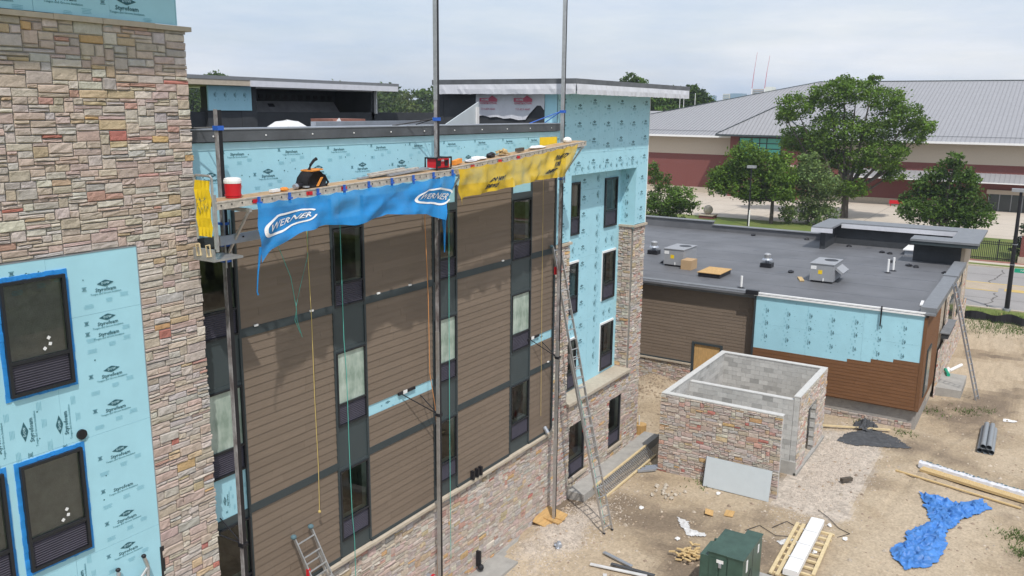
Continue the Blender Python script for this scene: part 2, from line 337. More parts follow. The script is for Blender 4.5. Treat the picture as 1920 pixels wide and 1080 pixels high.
class Print:
    """printed marks of foam boards: P(u,d,v) maps the wall"""
    def __init__(s, P): s.P = P; s.mb = MB()
    def shape(s, m, pts, faces, u, v, rot, d, sc=1.):
        s.mb.use(m); n = len(s.mb.v)
        for x, y in pts:
            x, y = x*sc, y*sc
            if rot: x, y = -y, x
            s.mb.v.append(tuple(s.P(u+x, d, v+y)))
        for f in faces: s.mb.face(tuple(n+i for i in f))
    def logo(s, u, v, rot=0, sc=1., cut=0, near=True):
        d = .009
        if cut != 2:
            s.shape('ink', [(-.17, 0), (-.03, -.054), (0, -.06), (.03, -.054), (.17, 0), (.03, .054), (0, .06), (-.03, .054)], [tuple(range(8))], u, v, rot, d, sc)
            s.shape('foamw', *text2d('DOW', .062, .001), u, v, rot, d+.002, sc)
        def T(b, size, bold, m, x, y):
            t = text2d(b, size, bold)
            s.shape(m, [(a+x, c+y) for a, c in t[0]], t[1], u, v, rot, d, sc)
        if cut != 1:
            T('Styrofoam', .10, .002, 'ink', 0, -.115)
            if near: T('Tongue and Groove Insulation', .05, .0008, 'inkmid', 0, -.185)
            else: s.shape('inkmid', [(-.2, -.19), (.2, -.19), (.2, -.18), (-.2, -.18)], [(0, 1, 2, 3)], u, v, rot, d, sc)
        for bx, by, bw in ((-.36, -.36, .2), (.05, -.30, .16), (.36, -.24, .18)):
            for k in range(4 if near else 2):
                y = by-k*(.022 if near else .045); w2 = bw*random.uniform(.35, .5); h = .005 if near else .012
                s.shape('inkfaint', [(bx-w2, y), (bx+w2, y), (bx+w2, y+h), (bx-w2, y+h)], [(0, 1, 2, 3)], u, v, rot, d, sc)
        for k, (w2, m) in enumerate(((.045, 'inkmid'), (.03, 'ink'), (.03, 'ink'), (.045, 'inkmid'))):
            y = -.03-k*.021; s.shape(m, [(-.42-w2, y), (-.42+w2, y), (-.42+w2, y+.012), (-.42-w2, y+.012)], [(0, 1, 2, 3)], u, v, rot, d, sc)
    def dots(s, u0, v0, u1, v1, n, holes=()):
        for _ in range(n):
            u, v = random.uniform(u0, u1), random.uniform(v0, v1); r = random.uniform(.006, .012)
            if any(h[0] < u < h[2] and h[1] < v < h[3] for h in holes): continue
            s.shape('ink', [(-r, -r), (r, -r), (r, r), (-r, r)], [(0, 1, 2, 3)], u, v, 0, .0085)
    def build(s, parent): return s.mb.build('printed_lettering', parent)

# window: local origin = lower left corner on the wall plane, facing -Y
def make_window(w_, h_, parent, loc, gh=.55, blind=0, fr=.055, stick=False):
    L0 = Vector(loc); b = B('frame')
    b.box(0, -.045, 0, fr, .05, h_); b.box(w_-fr, -.045, 0, w_, .05, h_); b.box(fr, -.045, 0, w_-fr, .05, fr); b.box(fr, -.045, h_-fr, w_-fr, .05, h_); b.box(fr, -.04, gh, w_-fr, .05, gh+fr)
    f = b.build('window', None); f.parent = parent; f.location = L0-WL[parent.name]; WL[f.name] = L0
    def sub(mb, name):
        o = mb.build(name, None); o.parent = f; return o
    g = B('grille'); g.box(fr, .012, fr, w_-fr, .03, gh)
    for i in range(11):
        z = fr+.02+(gh-fr-.05)*i/10; g.obox((fr+.01, -.012, z), (w_-2*fr-.02, 0, 0), (0, .022, .008), (0, -.004, .010))
    sub(g, 'grille')
    pq = B('glassb' if blind else 'glass'); pq.poly([(fr, .006, gh+fr), (w_-fr, .006, gh+fr), (w_-fr, .006, h_-fr), (fr, .006, h_-fr)])
    if blind: pq = B('frost'); pq.poly([(fr, .006, gh+fr), (w_-fr, .006, gh+fr), (w_-fr, .006, h_-fr), (fr, .006, h_-fr)])
    sub(pq, 'pane')
    if stick:
        st_ = B('white')
        for a_, c_, t_ in ((.72, .10, 0), (.84, .16, .5), (.82, .26, .1)): st_.poly([(fr+a_*(w_-.25)+.036*math.cos(t_+q*1.571), .003, gh+fr+c_+.036*math.sin(t_+q*1.571)) for q in range(4)])
        sub(st_, 'paper_sticker')
    r = B('reveal'); D = .17; z0 = gh+fr; x0, x1, z1 = fr, w_-fr, h_-fr
    r.poly([(x0, .02, z0), (x1, .02, z0), (x1, D, z0+.01), (x0, D, z0+.01)]); r.poly([(x1, .02, z0), (x1, .02, z1), (x1-.01, D, z1), (x1-.01, D, z0)])
    r.poly([(x0, .02, z0), (x0, D, z0), (x0, D, z1), (x0, .02, z1)]); r.poly([(x0, .02, z1), (x0, D, z1), (x1, D, z1), (x1, .02, z1)])
    sub(r, 'reveal')
    if not blind:
        q = B('room'); E = 2.2
        q.poly([(x0-.6, E, z0-.6), (x1+.9, E, z0-.6), (x1+.9, E, z1), (x0-.6, E, z1)]); q.poly([(x0-.6, D, z0-.6), (x1+.9, D, z0-.6), (x1+.9, E, z0-.6), (x0-.6, E, z0-.6)])
        q.poly([(x1+.9, D, z0-.6), (x1+.9, D, z1), (x1+.9, E, z1), (x1+.9, E, z0-.6)]); q.poly([(x0-.6, D, z0-.6), (x0-.6, E, z0-.6), (x0-.6, E, z1), (x0-.6, D, z1)])
        q.use('osb'); px = random.uniform(.1, .7); q.box(px, 1.2, z0-.6, px+.35, 1.7, z0+random.uniform(.1, .6)); q.use('reveal'); q.box(px-.3, 1.9, z0-.5, px-.2, 2.0, z1)
        sub(q, 'room_interior')
    return f
def dup_window(src, loc, parent):
    c = copy_tree(src, parent=parent); c.location = Vector(loc)-WL[parent.name]; return c

# ================================================================== HOTEL BUILDING
FY, PY, TY, RY = 13.4, 13.0, 13.5, 14.1           # planes: facade, near pier, tower front, tower recess
hotel = thing('hotel_building', 'four-storey building under construction with stone pier, brown siding and pale blue insulation boards', 'building', (12, FY, 0))
X_, Z_ = Vector((1, 0, 0)), Vector((0, 0, 1))
def wall_y(y0): return lambda u, d, v: (u, y0-d, v)
# --- structural cores (what lies behind the cladding)
core = part('wall_core', 'mortar', hotel, (-4, PY, -.2, 9.84, 15, 15.1), (9.84, FY+.06, -.2, 23.95, FY+.10, 3.0), (23.92, TY+.002, 3.6, 24.92, RY+.3, 9.4), (30.2, TY, 3.6, 31.1, RY+.3, 9.4))
gw_ = [(25.30, .72, 26.52, 2.72), (28.48, .76, 29.62, 2.76)]
for a, c, b_, d in cells(23.92, -.2, 31.12, 3.62, gw_): part('wall_core', 'mortar', hotel, (a, TY, c, b_, TY+.12, d))
# --- near pier stone
s = B('stone'); HP = [(-10, 0, 8.60, 11.46)]
stones(s, (3.6, PY, 2.0), X_, Z_, (0, -1, 0), 6.26, 11.9, [(-1, -1, 5.0, 9.46)], .078, .056, (2, 6), (1, 3), 3, .042, rag=.03)
stones(s, (3.6, PY, 13.9), X_, Z_, (0, -1, 0), 6.26, 1.16, [], .08, .066, (2, 6), (1, 3), 4, .04, rag=.02)
s.build('stone_pier', hotel, col=True)
b = B('stonecap')
x = 3.5
while x < 9.9:
    L_ = min(random.uniform(.7, 1.1), 9.96-x); b.box(x, PY-.09+random.uniform(-.004, .004), 15.05, x+L_-.006, PY+.3, 15.13+random.uniform(-.004, .004)); x += L_
b.build('stone_cap', hotel)
foamP = wall_y(PY-.02)
f = B('foam'); foamboards(f, 3.6, 15.14, 9.72, 17.2, foamP); f.box(3.6, PY+.0, 15.2, 9.71, 15, 17.2)
fo = f.build('insulation_board', hotel); pr = Print(foamP)
for i in range(5): pr.logo(4.55+i*1.06, 15.44+.05*(i % 2), 0, 1, 0)
for i in range(5): pr.logo(4.2+i*1.06, 16.0, 0, 1, 0)
pr.build(fo)
part('roof_overhang', 'membrane', hotel, (-4, PY-1.35, 17.2, 10.9, 20, 17.45))
wins_p = [(6.30, 9.42), (6.30, 6.52), (5.05, 6.52), (5.05, 9.42), (6.30, 3.62), (5.05, 3.62)]; ww, wh = 1.0, 1.78
holes = [(a-.06, c-.06, a+ww+.06, c+wh+.06) for a, c in wins_p]
f = B('foam'); foamboards(f, 3.4, 1.5, 8.60, 11.46, foamP, holes, 2.44, 2.05, du=1.2, dv=.75)
fo = f.build('insulation_board', hotel); pr = Print(foamP)
for k, (zz, cut) in enumerate([(10.93, 0), (10.36, 0), (10.18, 2), (9.46, 0), (8.86, 0), (8.02, 0), (7.42, 2), (6.82, 0), (6.22, 0), (5.36, 0), (4.78, 0), (4.1, 0)]): pr.logo(7.98+random.uniform(-.02, .02), zz, 0, .88, cut)
for uu in (5.2, 5.95, 6.45, 7.0): pr.logo(uu, 8.8+random.uniform(-.06, .06), 1, .95, 0)
for uu in (7.0,): pr.logo(uu, 5.95, 1, .95, 0)
pr.logo(6.9, 11.36, 0, .9, 2); pr.dots(3.6, 3, 8.5, 11.3, 40, holes); pr.build(fo)
b = B('frame'); b.box(8.58, PY-.035, 2, 8.66, PY+.02, 5.9); b.use('galv'); b.box(8.60, PY-.03, 5.9, 8.615, PY+.02, 11.47); b.box(3.6, PY-.03, 11.462, 8.6, PY+.02, 11.475)
b.build('corner_trim', hotel)
for a, c in wins_p:
    b = B('tape')
    for q in ((a-.065, c-.06, a-.0, c+wh+.07), (a+ww, c-.06, a+ww+.065, c+wh+.07), (a, c+wh, a+ww, c+wh+.07), (a, c-.06, a+ww, c)):
        n = 14
        for i in range(n):
            if q[3]-q[1] > q[2]-q[0]:
                z0, z1 = q[1]+(q[3]-q[1])*i/n, q[1]+(q[3]-q[1])*(i+1)/n; j = random.uniform(-.004, .004); b.box(q[0]+j, PY-.045+random.uniform(0, .012), z0, q[2]+j, PY+.02, z1)
            else:
                z0, z1 = q[0]+(q[2]-q[0])*i/n, q[0]+(q[2]-q[0])*(i+1)/n; j = random.uniform(-.005, .005); b.box(z0, PY-.045+random.uniform(0, .012), q[1]+j, z1, PY+.02, q[3]+j)
    b.build('flashing_tape', hotel)
w0 = None
for a, c in wins_p:
    loc = (a, PY-.05, c)
    if w0 is None: w0 = make_window(ww, wh, hotel, loc, .5, fr=.05, stick=True)
    else: dup_window(w0, loc, hotel)
b = B('blackp'); b.tube([(7.34, PY-.06, 8.5), (7.34, PY+.1, 8.5)], .085, 20); b.build('vent_pipe', hotel)

# --- main facade
cols = [(9.92, 11.02), (13.60, 14.70), (17.28, 18.38), (21.12, 22.30)]
tops = [11.14, 8.28, 5.38]; WH = 1.80; TW = .06
segs = [(11.02, 13.60), (14.70, 17.28), (18.38, 21.12), (22.30, 23.72)]
FP = wall_y(FY)
tr = Parts('trim_board', 'trim', hotel); fm = B('foam'); mkfoam = []
for i, (a, c) in enumerate(segs):
    gaps = [(3.22, 5.44), (5.62, 9.24), (9.42, 11.78)]
    for z0, z1 in gaps:
        s = B('lap')
        if i in (1, 3) and z0 == 5.62:
            siding(s, a, c, 5.62, 6.42, FP, .182); siding(s, a, c, 6.70, z1, FP, .182); mkfoam.append((a, 6.40, c, 6.74))
        else: siding(s, a, c, z0, z1, FP, .182)
        s.build('lap_siding', hotel, col=True)
for i, (a, c) in enumerate(cols):
    a0 = a
    tr.box(a-.0, FY-.035, 3.2, a+TW, FY+.02, 11.82); tr.box(c-TW, FY-.035, 3.2, c, FY+.02, 11.82)
for a, c in segs:
    tr.box(a, FY-.03, 5.44, c, FY+.02, 5.62); tr.box(a, FY-.03, 9.24, c, FY+.02, 9.42); tr.box(a, FY-.03, 3.13, c, FY+.02, 3.22)
tr.box(23.72, FY-.035, 3.2, 23.82, FY+.03, 11.82)
for a, c in cols: tr.box(a+TW, FY-.034, 11.16, c-TW, FY+.02, 11.36)
tr.box(9.8, FY+.001, 3.0, 23.9, FY+.03, 3.14)
pn = Parts('spandrel_panel', 'panel', hotel)
for i, (a, c) in enumerate(cols):
    for k, t in enumerate(tops):
        zb = t-WH; zl = tops[k+1] if k < 2 else 3.15
        if i == 0 and k == 1: mkfoam.append((a+TW, zl+.18, c-TW, zb)); pn.box(a+TW, FY-.01, zl, c-TW, FY+.03, zl+.18); continue
        q = B('panel'); q.box(a+TW, FY-.005, zl, c-TW, FY+.03, zb-.09); q.box(a+TW, FY-.022, zb-.09, c-TW, FY+.03, zb)
        if k < 2: q.box(a+TW, FY-.022, zl+.001, c-TW, FY-.004, zl+.07)
        q.build('spandrel_panel', hotel)
FF = wall_y(FY+.012)
for q in mkfoam: foamboards(fm, *q, FF)
wholes = [(a+.0, 3, c, 11.36) for a, c in cols]
foamboards(fm, 9.8, 11.78, 23.9, 13.0, FF, wholes, 2.44, 1.22, du=.9)
for a, c in cols: foamboards(fm, a+TW, 11.36, c-TW, 11.79, FF)
fm.use('foamw'); fm.box(9.8, FY-.004, 12.985, 23.9, FY+.02, 13.12)
fo = fm.build('insulation_board', hotel); pr = Print(FF)
for i in range(10):
    pr.logo(10.55+i*1.40, 12.52+.0*(i % 2), 0, .82); pr.logo(11.2+i*1.40, 12.98, 0, .8, 2)
for a, c in segs[1::2]: pr.logo(a+.75, 6.58, 0, .55, 1, False)
for i in range(60):
    t = text2d(random.choice(['STYRO', 'DOW', 'foam', 'groove']), .085); u = 9.9+i*.23
    pr.shape('ink', t[0], t[1], u, 13.07+random.uniform(-.025, .02), 0, .012, random.uniform(.6, 1))
pr.dots(9.9, 11.9, 23.8, 12.95, 130); pr.logo(10.4, 5.95, 1, .6); pr.logo(10.75, 5.9, 1, .6); pr.build(fo)
w1 = None; bl = {(1, 1): 2, (2, 1): 1, (3, 1): 1, (0, 1): 1}
protos = {}
for i, (a, c) in enumerate(cols):
    for k, t in enumerate(tops):
        key = (bl.get((i, k), 0), round(c-a, 2)) if not (bl.get((i, k), 0) == 0) else (0, round(c-a, 2), (i+k) % 3)
        loc = (a+TW, FY-.01, t-WH)
        if key in protos: dup_window(protos[key], loc, hotel)
        else: protos[key] = make_window(c-a-2*TW, WH, hotel, loc, .52, blind=key[0], fr=.035)
# parapet cap + roof
b = B(mat('cap_membrane', (.085, .092, .102), .5, var=.3, scale=1.2, bump=.5, bscale=3, spec=.5)); b.box(9.6, FY-.07, 13.14, 23.98, FY+.35, 13.36); b.use('galv'); b.box(9.6, FY-.085, 13.36, 23.98, FY+.37, 13.385)
b.use('white')
for i in range(11): b.ball((10.6+i*1.27, FY-.075, 13.24), .018, nu=6, nv=4)
b.build('parapet_cap', hotel)
b = B('membrane'); b.box(9.85, FY+.351, 12.4, 23.9, FY+.42, 13.30); b.box(-4, FY+.42, 12.3, 24, 30.5, 12.4)
b.box(20.5, 29.2, 12.4, 41, 29.5, 13.56); b.box(9.0, 29.2, 12.4, 20.5, 29.5, 13.62); b.box(31.2, 24, 12.3, 41, 30.5, 12.4); b.box(24, 14.6, 12.3, 31.1, 30, 12.4); b.box(30.9, 14.3, 0, 31.1, 18, 14.36); b.box(30.9, 18, 0, 31.1, 30, 12.4); b.box(40.9, 24, 0, 41, 30, 12.4)
b.build('flat_roof', hotel)
# base stone wall
s = B('stone'); stones(s, (8.6, FY+.06, -.3), X_, Z_, (0, -1, 0), 15.3, 3.36, [], .075, .06, (2, 6), (1, 3), 11, .05)
s.build('stone_base', hotel, col=True)
b = B('stonecap'); x = 8.4
while x < 23.86:
    L_ = min(random.uniform(.8, 1.2), 23.88-x); b.obox((x, FY-.10, 3.03), (L_-.006, 0, 0), (0, .14, .035), (0, 0, .075)); x += L_
b.build('base_ledge', hotel)
b = B('concrete'); b.box(8.6, FY-.06, -.35, 23.8, FY+.05, .06); b.build('foundation', hotel)
b = Parts('wall_fitting', 'blackp', hotel)                  # small wall fittings along the base ledge
for x in (19.0, 19.22, 19.4): b.box(x, FY-.15, 3.16, x+.07, FY-.03, 3.42)
b.use('galv'); b.tube([(23.3, FY-.16, 3.22), (23.3, FY-.02, 3.40)], .07, 10)
b = B('blackp'); b.box(19.25, FY-.2, .25, 19.33, FY-.06, .75); b.ball((19.27, FY-.22, .25), .1); b.build('hose_bib', hotel)
b = B('galv'); b.tube([(17.0, FY-.3, 1.02), (17.0, FY+.1, 1.02)], .075, 14); b.use('redp'); b.tube([(17.0, FY-.20, 1.02), (17.0, FY-.14, 1.02)], .10, 14); b.build('hydrant_outlet', hotel)
b = Parts('flashing_clip', 'white', hotel)
for a, z in ((11.35, 9.42), (12.9, 9.42), (15.1, 9.42), (16.3, 9.42), (20.6, 9.42), (23.4, 5.62)): b.box(a, FY-.05, z-.01, a+.10, FY-.02, z+.03)

# --- tower at the far end
TP, RP = wall_y(TY-.03), wall_y(RY); TL, TR = 23.94, 31.2
f = B('foam'); RZ = 11.66
foamboards(f, TL, RZ, TR, 14.36, TP, [], 1.22, 2.44, du=.5, dv=.7)
foamboards(f, TL, 9.46, 24.96, RZ, TP, [], 1.22, 2.44); foamboards(f, 30.18, 9.46, TR, RZ, TP, [], 1.22, 2.44)
tw = [(26.02, z, .70) for z in (9.45, 6.58, 3.74)]+[(28.74, z, 1.06) for z in (9.45, 6.62, 3.80)]
th_ = [(x, z, x+w_, z+1.86) for x, z, w_ in tw]
foamboards(f, 24.9, 3.66, 30.2, RZ, RP, th_, 1.22, 2.44, du=.3)
f.poly([(30.18, TY-.03, 9.3), (30.18, RY, 9.3), (30.18, RY, RZ), (30.18, TY-.03, RZ)]); f.poly([(24.96, TY-.03, 9.3), (24.96, RY, 9.3), (24.96, RY, RZ), (24.96, TY-.03, RZ)])
f.poly([(24.9, TY-.03, RZ), (30.2, TY-.03, RZ), (30.2, RY, RZ), (24.9, RY, RZ)])
f.poly([(TL, TY-.03, 12.3), (TL, 13.95, 12.3), (TL, 13.95, 14.36), (TL, TY-.03, 14.36)])
f.box(TL+.02, TY+.001, 9.5, TL+.9, RY+.4, 14.3); f.box(30.22, TY+.001, 9.5, TR-.02, RY+.4, 14.3); f.box(24.8, TY+.002, RZ+.02, 30.3, RY+.4, 14.3)
f.use('white'); f.box(TR-.02, TY-.045, 9.46, TR+.006, TY, 14.36); f.box(24.9, TY-.05, 9.44, 24.965, TY-.0, 9.47)
for x, z, w_ in tw:
    if z < 9: f.box(x-.04, RY-.06, z+1.86, x+w_+.04, RY, z+1.93); f.box(x-.04, RY-.03, z-.02, x, RY, z+1.86)
fo = f.build('insulation_board', hotel); pr = Print(TP)
for i in range(7):
    z = 14.12-.18*(i % 2)
    k = i
    while z > 11.8:
        pr.logo(24.35+i*1.08, z, 0, .74, 0, False); z -= .58 if k % 2 else .72; k += 1
for uu in (24.4, 30.72):
    for zz in (11.3, 10.7, 10.1, 9.75): pr.logo(uu, zz, 0, .7, 0, False)
for i in range(14): pr.logo(24.3+i*.45, 11.86+random.uniform(-.03, .03), 1, .4, 0, False)
pr.dots(TL+.1, 11.8, TR-.1, 14.3, 150); pr.build(fo)
pr = Print(RP)
for uu in (27.1, 28.15):
    z = 11.35
    while z > 4.1: pr.logo(uu, z, 1 if uu > 28 else 0, .72, 0, False); z -= random.choice((.6, .86))
for uu in (28.95, 29.45):
    for zz in (8.95, 6.1): pr.logo(uu, zz, 1, .6, 0, False)
for uu in (25.3, 26.3): 
    for zz in (8.9, 6.1): pr.logo(uu, zz, 1, .6, 0, False)
pr.dots(25, 3.8, 30, 11.5, 120, th_); pr.build(fo)
pr = Print(lambda u, d, v: (30.18-d, u, v))
for zz in (11.3, 10.8, 10.3, 9.8): pr.logo(13.8, zz, 1, .55, 0, False)
pr.build(fo)
tp = {}
for x, z, w_ in tw:
    if w_ in tp: dup_window(tp[w_], (x, RY-.02, z), hotel)
    else: tp[w_] = make_window(w_, 1.86, hotel, (x, RY-.02, z), .58, fr=.06)
s = B('stone'); gh_ = [(25.30, .72, 26.52, 2.72), (28.48, .76, 29.62, 2.76)]
hh = [(a-TL, c+.3, b_-TL, d+.3) for a, c, b_, d in gh_]
stones(s, (TL-.02, TY, -.3), X_, Z_, (0, -1, 0), TR-TL+.05, 3.95, hh, .07, .052, (2, 6), (1, 3), 21, .05)
for x0, sd in ((TL-.02, 22), (30.16, 23)):
    stones(s, (x0, TY, 3.66), X_, Z_, (0, -1, 0), 1.06, 5.74, [], .07, .052, (2, 5), (1, 3), sd, .05, rag=.02)
stones(s, (30.16, RY+.05, 3.66), (0, -1, 0), Z_, (-1, 0, 0), .58, 5.74, [], .07, .052, (2, 4), (1, 3), 24, .05)
s.build('stone_base', hotel, col=True)
b = Parts('ledge', 'stonecap', hotel); b.box(24.96, TY-.16, 3.58, 30.14, RY-.002, 3.68)
b.box(TL-.05, TY-.1, 9.36, 25.02, RY, 9.44); b.box(30.08, TY-.1, 9.36, TR+.08, RY, 9.44)
for a, c, b_, d in gh_: b.box(a-.08, TY-.10, c-.1, b_+.08, TY+.1, c+.0)
gwin = None
for a, c, b_, d in gh_: make_window(b_-a, d-c, hotel, (a, TY+.06, c), .55, fr=.06)
# tower roof and its inner side
b = B(mat('fascia_edge', (.12, .128, .14), .5, var=.25, scale=2)); b.box(TL-.35, TY-.85, 14.58, 33.2, 18.2, 14.74); b.use('white'); b.box(TL-.33, TY-.84, 14.55, 33.18, 18.18, 14.58)
b.use('wrap')
def fascia(P0, P1, z0, z1, n, out_):
    P0, P1, o = Vector(P0), Vector(P1), Vector(out_); k = len(b.v)
    for i in range(n+1):
        p = P0.lerp(P1, i/n)
        for z, q in ((z1, 0), ((z0+z1)/2, 1), (z0, .6)): b.v.append(tuple(p+o*(q*random.uniform(.005, .028))+Vector((0, 0, z+(random.uniform(-.008, .008) if z == z0 else 0)))))
    for i in range(n):
        for j in (0, 1): q = k+i*3+j; b.face((q, q+1, q+4, q+3))
fascia((TL-.34, TY-.86, 0), (33.1, TY-.86, 0), 14.27, 14.58, 90, (0, -1, 0)); fascia((TL-.36, 18.1, 0), (TL-.36, TY-.85, 0), 14.27, 14.58, 40, (-1, 0, 0))
b.box(TL-.30, TY-.80, 14.36, 33.1, 18.1, 14.545)
b.build('roof_canopy', hotel)
b = B('wrap'); V_ = []
yy = [13.95+i*.14 for i in range(20)]
for i, y in enumerate(yy):
    t = (y-13.95)/2.66; zb = 13.62+(.28*math.exp(-((t-.08)/.10)**2)) + .04*math.sin(t*20) if t < .25 else 13.40+.18*t+.02*math.sin(t*30)
    V_.append((y, zb))
for (y0, a), (y1, c) in zip(V_, V_[1:]): b.poly([(TL-.03+.015*math.sin(y0*9), y0, a), (TL-.03+.015*math.sin(y1*9), y1, c), (TL-.01, y1, 14.36), (TL-.01, y0, 14.36)])
hw = b.build('house_wrap', hotel); pr = Print(lambda u, d, v: (TL-.03-d, -u, v))
for yc in (14.75, 16.1):
    u = -yc
    pr.shape('redink', [(-.35, 0), (.35, 0), (.35, .09), (.16, .2), (.02, .12), (-.35, .12)], [(0, 1, 2, 3, 4, 5)], u, 14.03, 0, .014)
    pr.shape('redink', *text2d('CONSTRUCTION', .085, .003), u, 13.98, 0, .018); pr.shape('redink', *text2d('719-859-4449', .10), u, 13.79, 0, .018)
    pr.shape('wrap', *text2d('HOME', .10, .003), u-.12, 14.09, 0, .02)
pr.build(hw)
b = B('membrane'); b.box(TL+.01, 13.93, 12.4, TL+.1, 18.1, 14.36); b.box(TL, 18.0, 12.4, 31, 18.2, 14.36); b.build('inner_wall', hotel)
# second low canopy beside the tower and the open roof structure at the rear
b = B('edge'); b.box(30.0, 18.3, 14.58, 41, 22.4, 14.74); b.use('wrap'); b.box(29.96, 18.3, 14.36, 41, 22.36, 14.58); b.use('membrane'); b.box(31.0, 18.3, 12.4, 40, 21.4, 14.36)
b.build('roof_canopy', hotel)
rr = B('edge'); rr.box(18.0, 28.4, 14.84, 34.1, 34, 14.98); rr.use('stonecap'); rr.box(18.0, 28.42, 14.62, 24.6, 34, 14.84)
rr.use('wrap'); rr.box(24.6, 28.38, 14.60, 34.0, 34, 14.84)
rr.build('roof_canopy', hotel)
b = B('membrane'); b.box(25.2, 31.6, 12.4, 33.1, 31.8, 14.62); b.box(32.9, 29.2, 13.2, 33.1, 31.6, 14.62); b.box(24.6, 29.0, 12.4, 25.4, 31.6, 14.62)
b.use(mat('lining_sheet', (.34, .34, .36), .7, var=.2, scale=2)); b.obox((25.6, 30.2, 12.6), (6.9, 0, 0), (0, 1.2, 1.45), (0, .03, -.02)); b.use('white'); b.box(33.1, 29.05, 13.5, 33.16, 29.3, 14.62); b.box(25.4, 29.1, 14.56, 32.9, 29.2, 14.62)
b.use('blackp')
for i in range(14): b.box(25.8+i*.5, 31.56, 14.15+random.uniform(-.04, .04), 26.05+i*.5, 31.59, 14.35)
for x, y in ((27.5, .5), (29.2, .3), (30.1, .2), (28.0, .8), (26.6, .2)): b.obox((x, 30.15+1.2*y, 12.64+1.45*y), (.35, 0, 0), (0, .12, .14), (0, .01, -.01))
b.build('inner_wall', hotel)
f = B('foam'); f.box(22.9, 28.95, 13.62, 25.1, 29.02, 14.60); f.use('membrane'); f.box(22.9, 29.02, 12.4, 25.1, 29.5, 13.7)
fo = f.build('insulation_board', hotel); pr = Print(wall_y(28.95))
for i in range(4): pr.logo(23.2+i*.5, 14.25, 1, .5, 0, False)
pr.build(fo)

# ================================================================== SINGLE-STOREY WING
wing = thing('low_wing', 'single-storey flat-roofed wing with brown siding and an unfinished blue insulation wall', 'building', (40, 11, 0))
WX, QX, WZ = 40.0, 39.5, 5.25
WP = lambda u, d, v: (WX-d, u, v); QP = lambda u, d, v: (QX-d, u, v); SP = lambda u, d, v: (u, 3.8-d, v)
door = (12.95, -.1, 14.30, 2.28)
s = B('lap')
for a, c in ((11.25, 12.95), (14.30, 26)): siding(s, a, c, 1.30, 5.18, WP, .165)
siding(s, 12.95, 14.30, 2.28, 5.18, WP, .165)
n = 0; z = .98
steps = [(4.98, 3.16), (5.9, 3.02), (6.9, 2.86), (11.25, 2.72)]
prev = 3.92
for yend, zt in steps:
    siding(s, prev, yend, .98, zt, QP, .155, c='b'); prev = yend
siding(s, 39.62, 45.0, .9, 5.2, SP, .155, c='b')
s.build('lap_siding', wing, col=True)
f = B('foam'); foamboards(f, 3.9, 2.6, 11.25, 5.28, wall := (lambda u, d, v: (QX+.004-d, u, v)), [], 2.44, 1.22, dv=.1)
fo = f.build('insulation_board', wing); pr = Print(wall)
for i in range(7):
    for zz in (4.6, 4.0, 3.35): pr.logo(4.6+i*1.0, zz-.05*(i % 2), 1, .62, 0, False)
pr.dots(4, 3, 11, 5.2, 60); pr.build(fo)
b = Parts('trim_board', 'trim', wing); b.box(QX-.03, 11.19, .98, QX+.4, 11.27, 5.25); b.use('siding2'); b.box(QX-.03, 3.78, .95, QX+.12, 3.92, 5.2)
b.use('trim'); b.box(WX-.05, 12.83, 0, WX+.1, 12.95, 2.40); b.box(WX-.05, 14.30, 0, WX+.1, 14.42, 2.40); b.box(WX-.05, 12.95, 2.28, WX+.1, 14.30, 2.40)
b.box(WX-.04, 11.27, 1.22, WX, 12.83, 1.30); b.box(WX-.04, 14.42, 1.22, WX, 26, 1.30)
part('temporary_door', 'plywood', wing, (WX+.03, 12.95, 0, WX+.06, 14.30, 2.28))
s = B('stone'); stones(s, (WX, 26, -.2), (0, -1, 0), Z_, (-1, 0, 0), 11.58, 1.36, [], .07, .055, (2, 6), (1, 3), 31, .05, fine=False)
stones(s, (WX, 12.83, -.2), (0, -1, 0), Z_, (-1, 0, 0), 1.55, 1.36, [], .07, .055, (2, 6), (1, 3), 32, .05, fine=False)
stones(s, (QX+.25, 11.2, -.2), (0, -1, 0), Z_, (-1, 0, 0), 7.2, .5, [], .07, .055, (2, 6), (1, 3), 33, .05, fine=False)
stones(s, (45.1, 3.74, -.2), X_, Z_, (0, -1, 0), 14.9, 2.6, [], .09, .07, (2, 6), (1, 3), 34, .05, fine=False)
for x in (47.0, 51.5, 55.6): stones(s, (x, 3.72, -.2), X_, Z_, (0, -1, 0), .9, 5.4, [], .08, .07, (2, 5), (1, 3), 35, .05, fine=False)
s.build('stone_plinth', wing, col=True)
b = Parts('ledge', 'stonecap', wing); b.box(WX-.12, 14.42, 1.14, WX+.02, 26, 1.22); b.box(WX-.12, 11.27, 1.14, WX+.02, 12.83, 1.22)
b = B('mortar'); b.box(QX+.27, 3.86, -.2, 45, 11.2, 5.2); b.box(WX+.1, 11.2, -.2, 60, 26, 5.1); b.box(44, 3.9, -.2, 60, 11.3, 5.1)
b.use('siding2'); b.box(QX+.01, 3.9, .93, QX+.6, 11.2, .98)
b.use('cream'); b.box(43.3, 3.84, .3, 60, 3.92, 5.2)
b.build('wall_core', wing)
for a, c, zt in ((40.6, 42.0, 3.5), (48.4, 51, 4.2), (53, 55, 4.2)):
    q = part('window', 'trim', wing, (a, 3.74, 1.3, c, 3.86, zt)); part('pane', 'darkglass', q, (a+.1, 3.73, 1.4, c-.1, 3.75, zt-.1))
b = B('membrane'); b.box(45.3, 3.38, 3.0, 48.6, 3.7, 3.25); b.use('edge'); b.box(45.25, 3.33, 3.25, 48.65, 3.75, 3.3); b.build('door_canopy', wing)
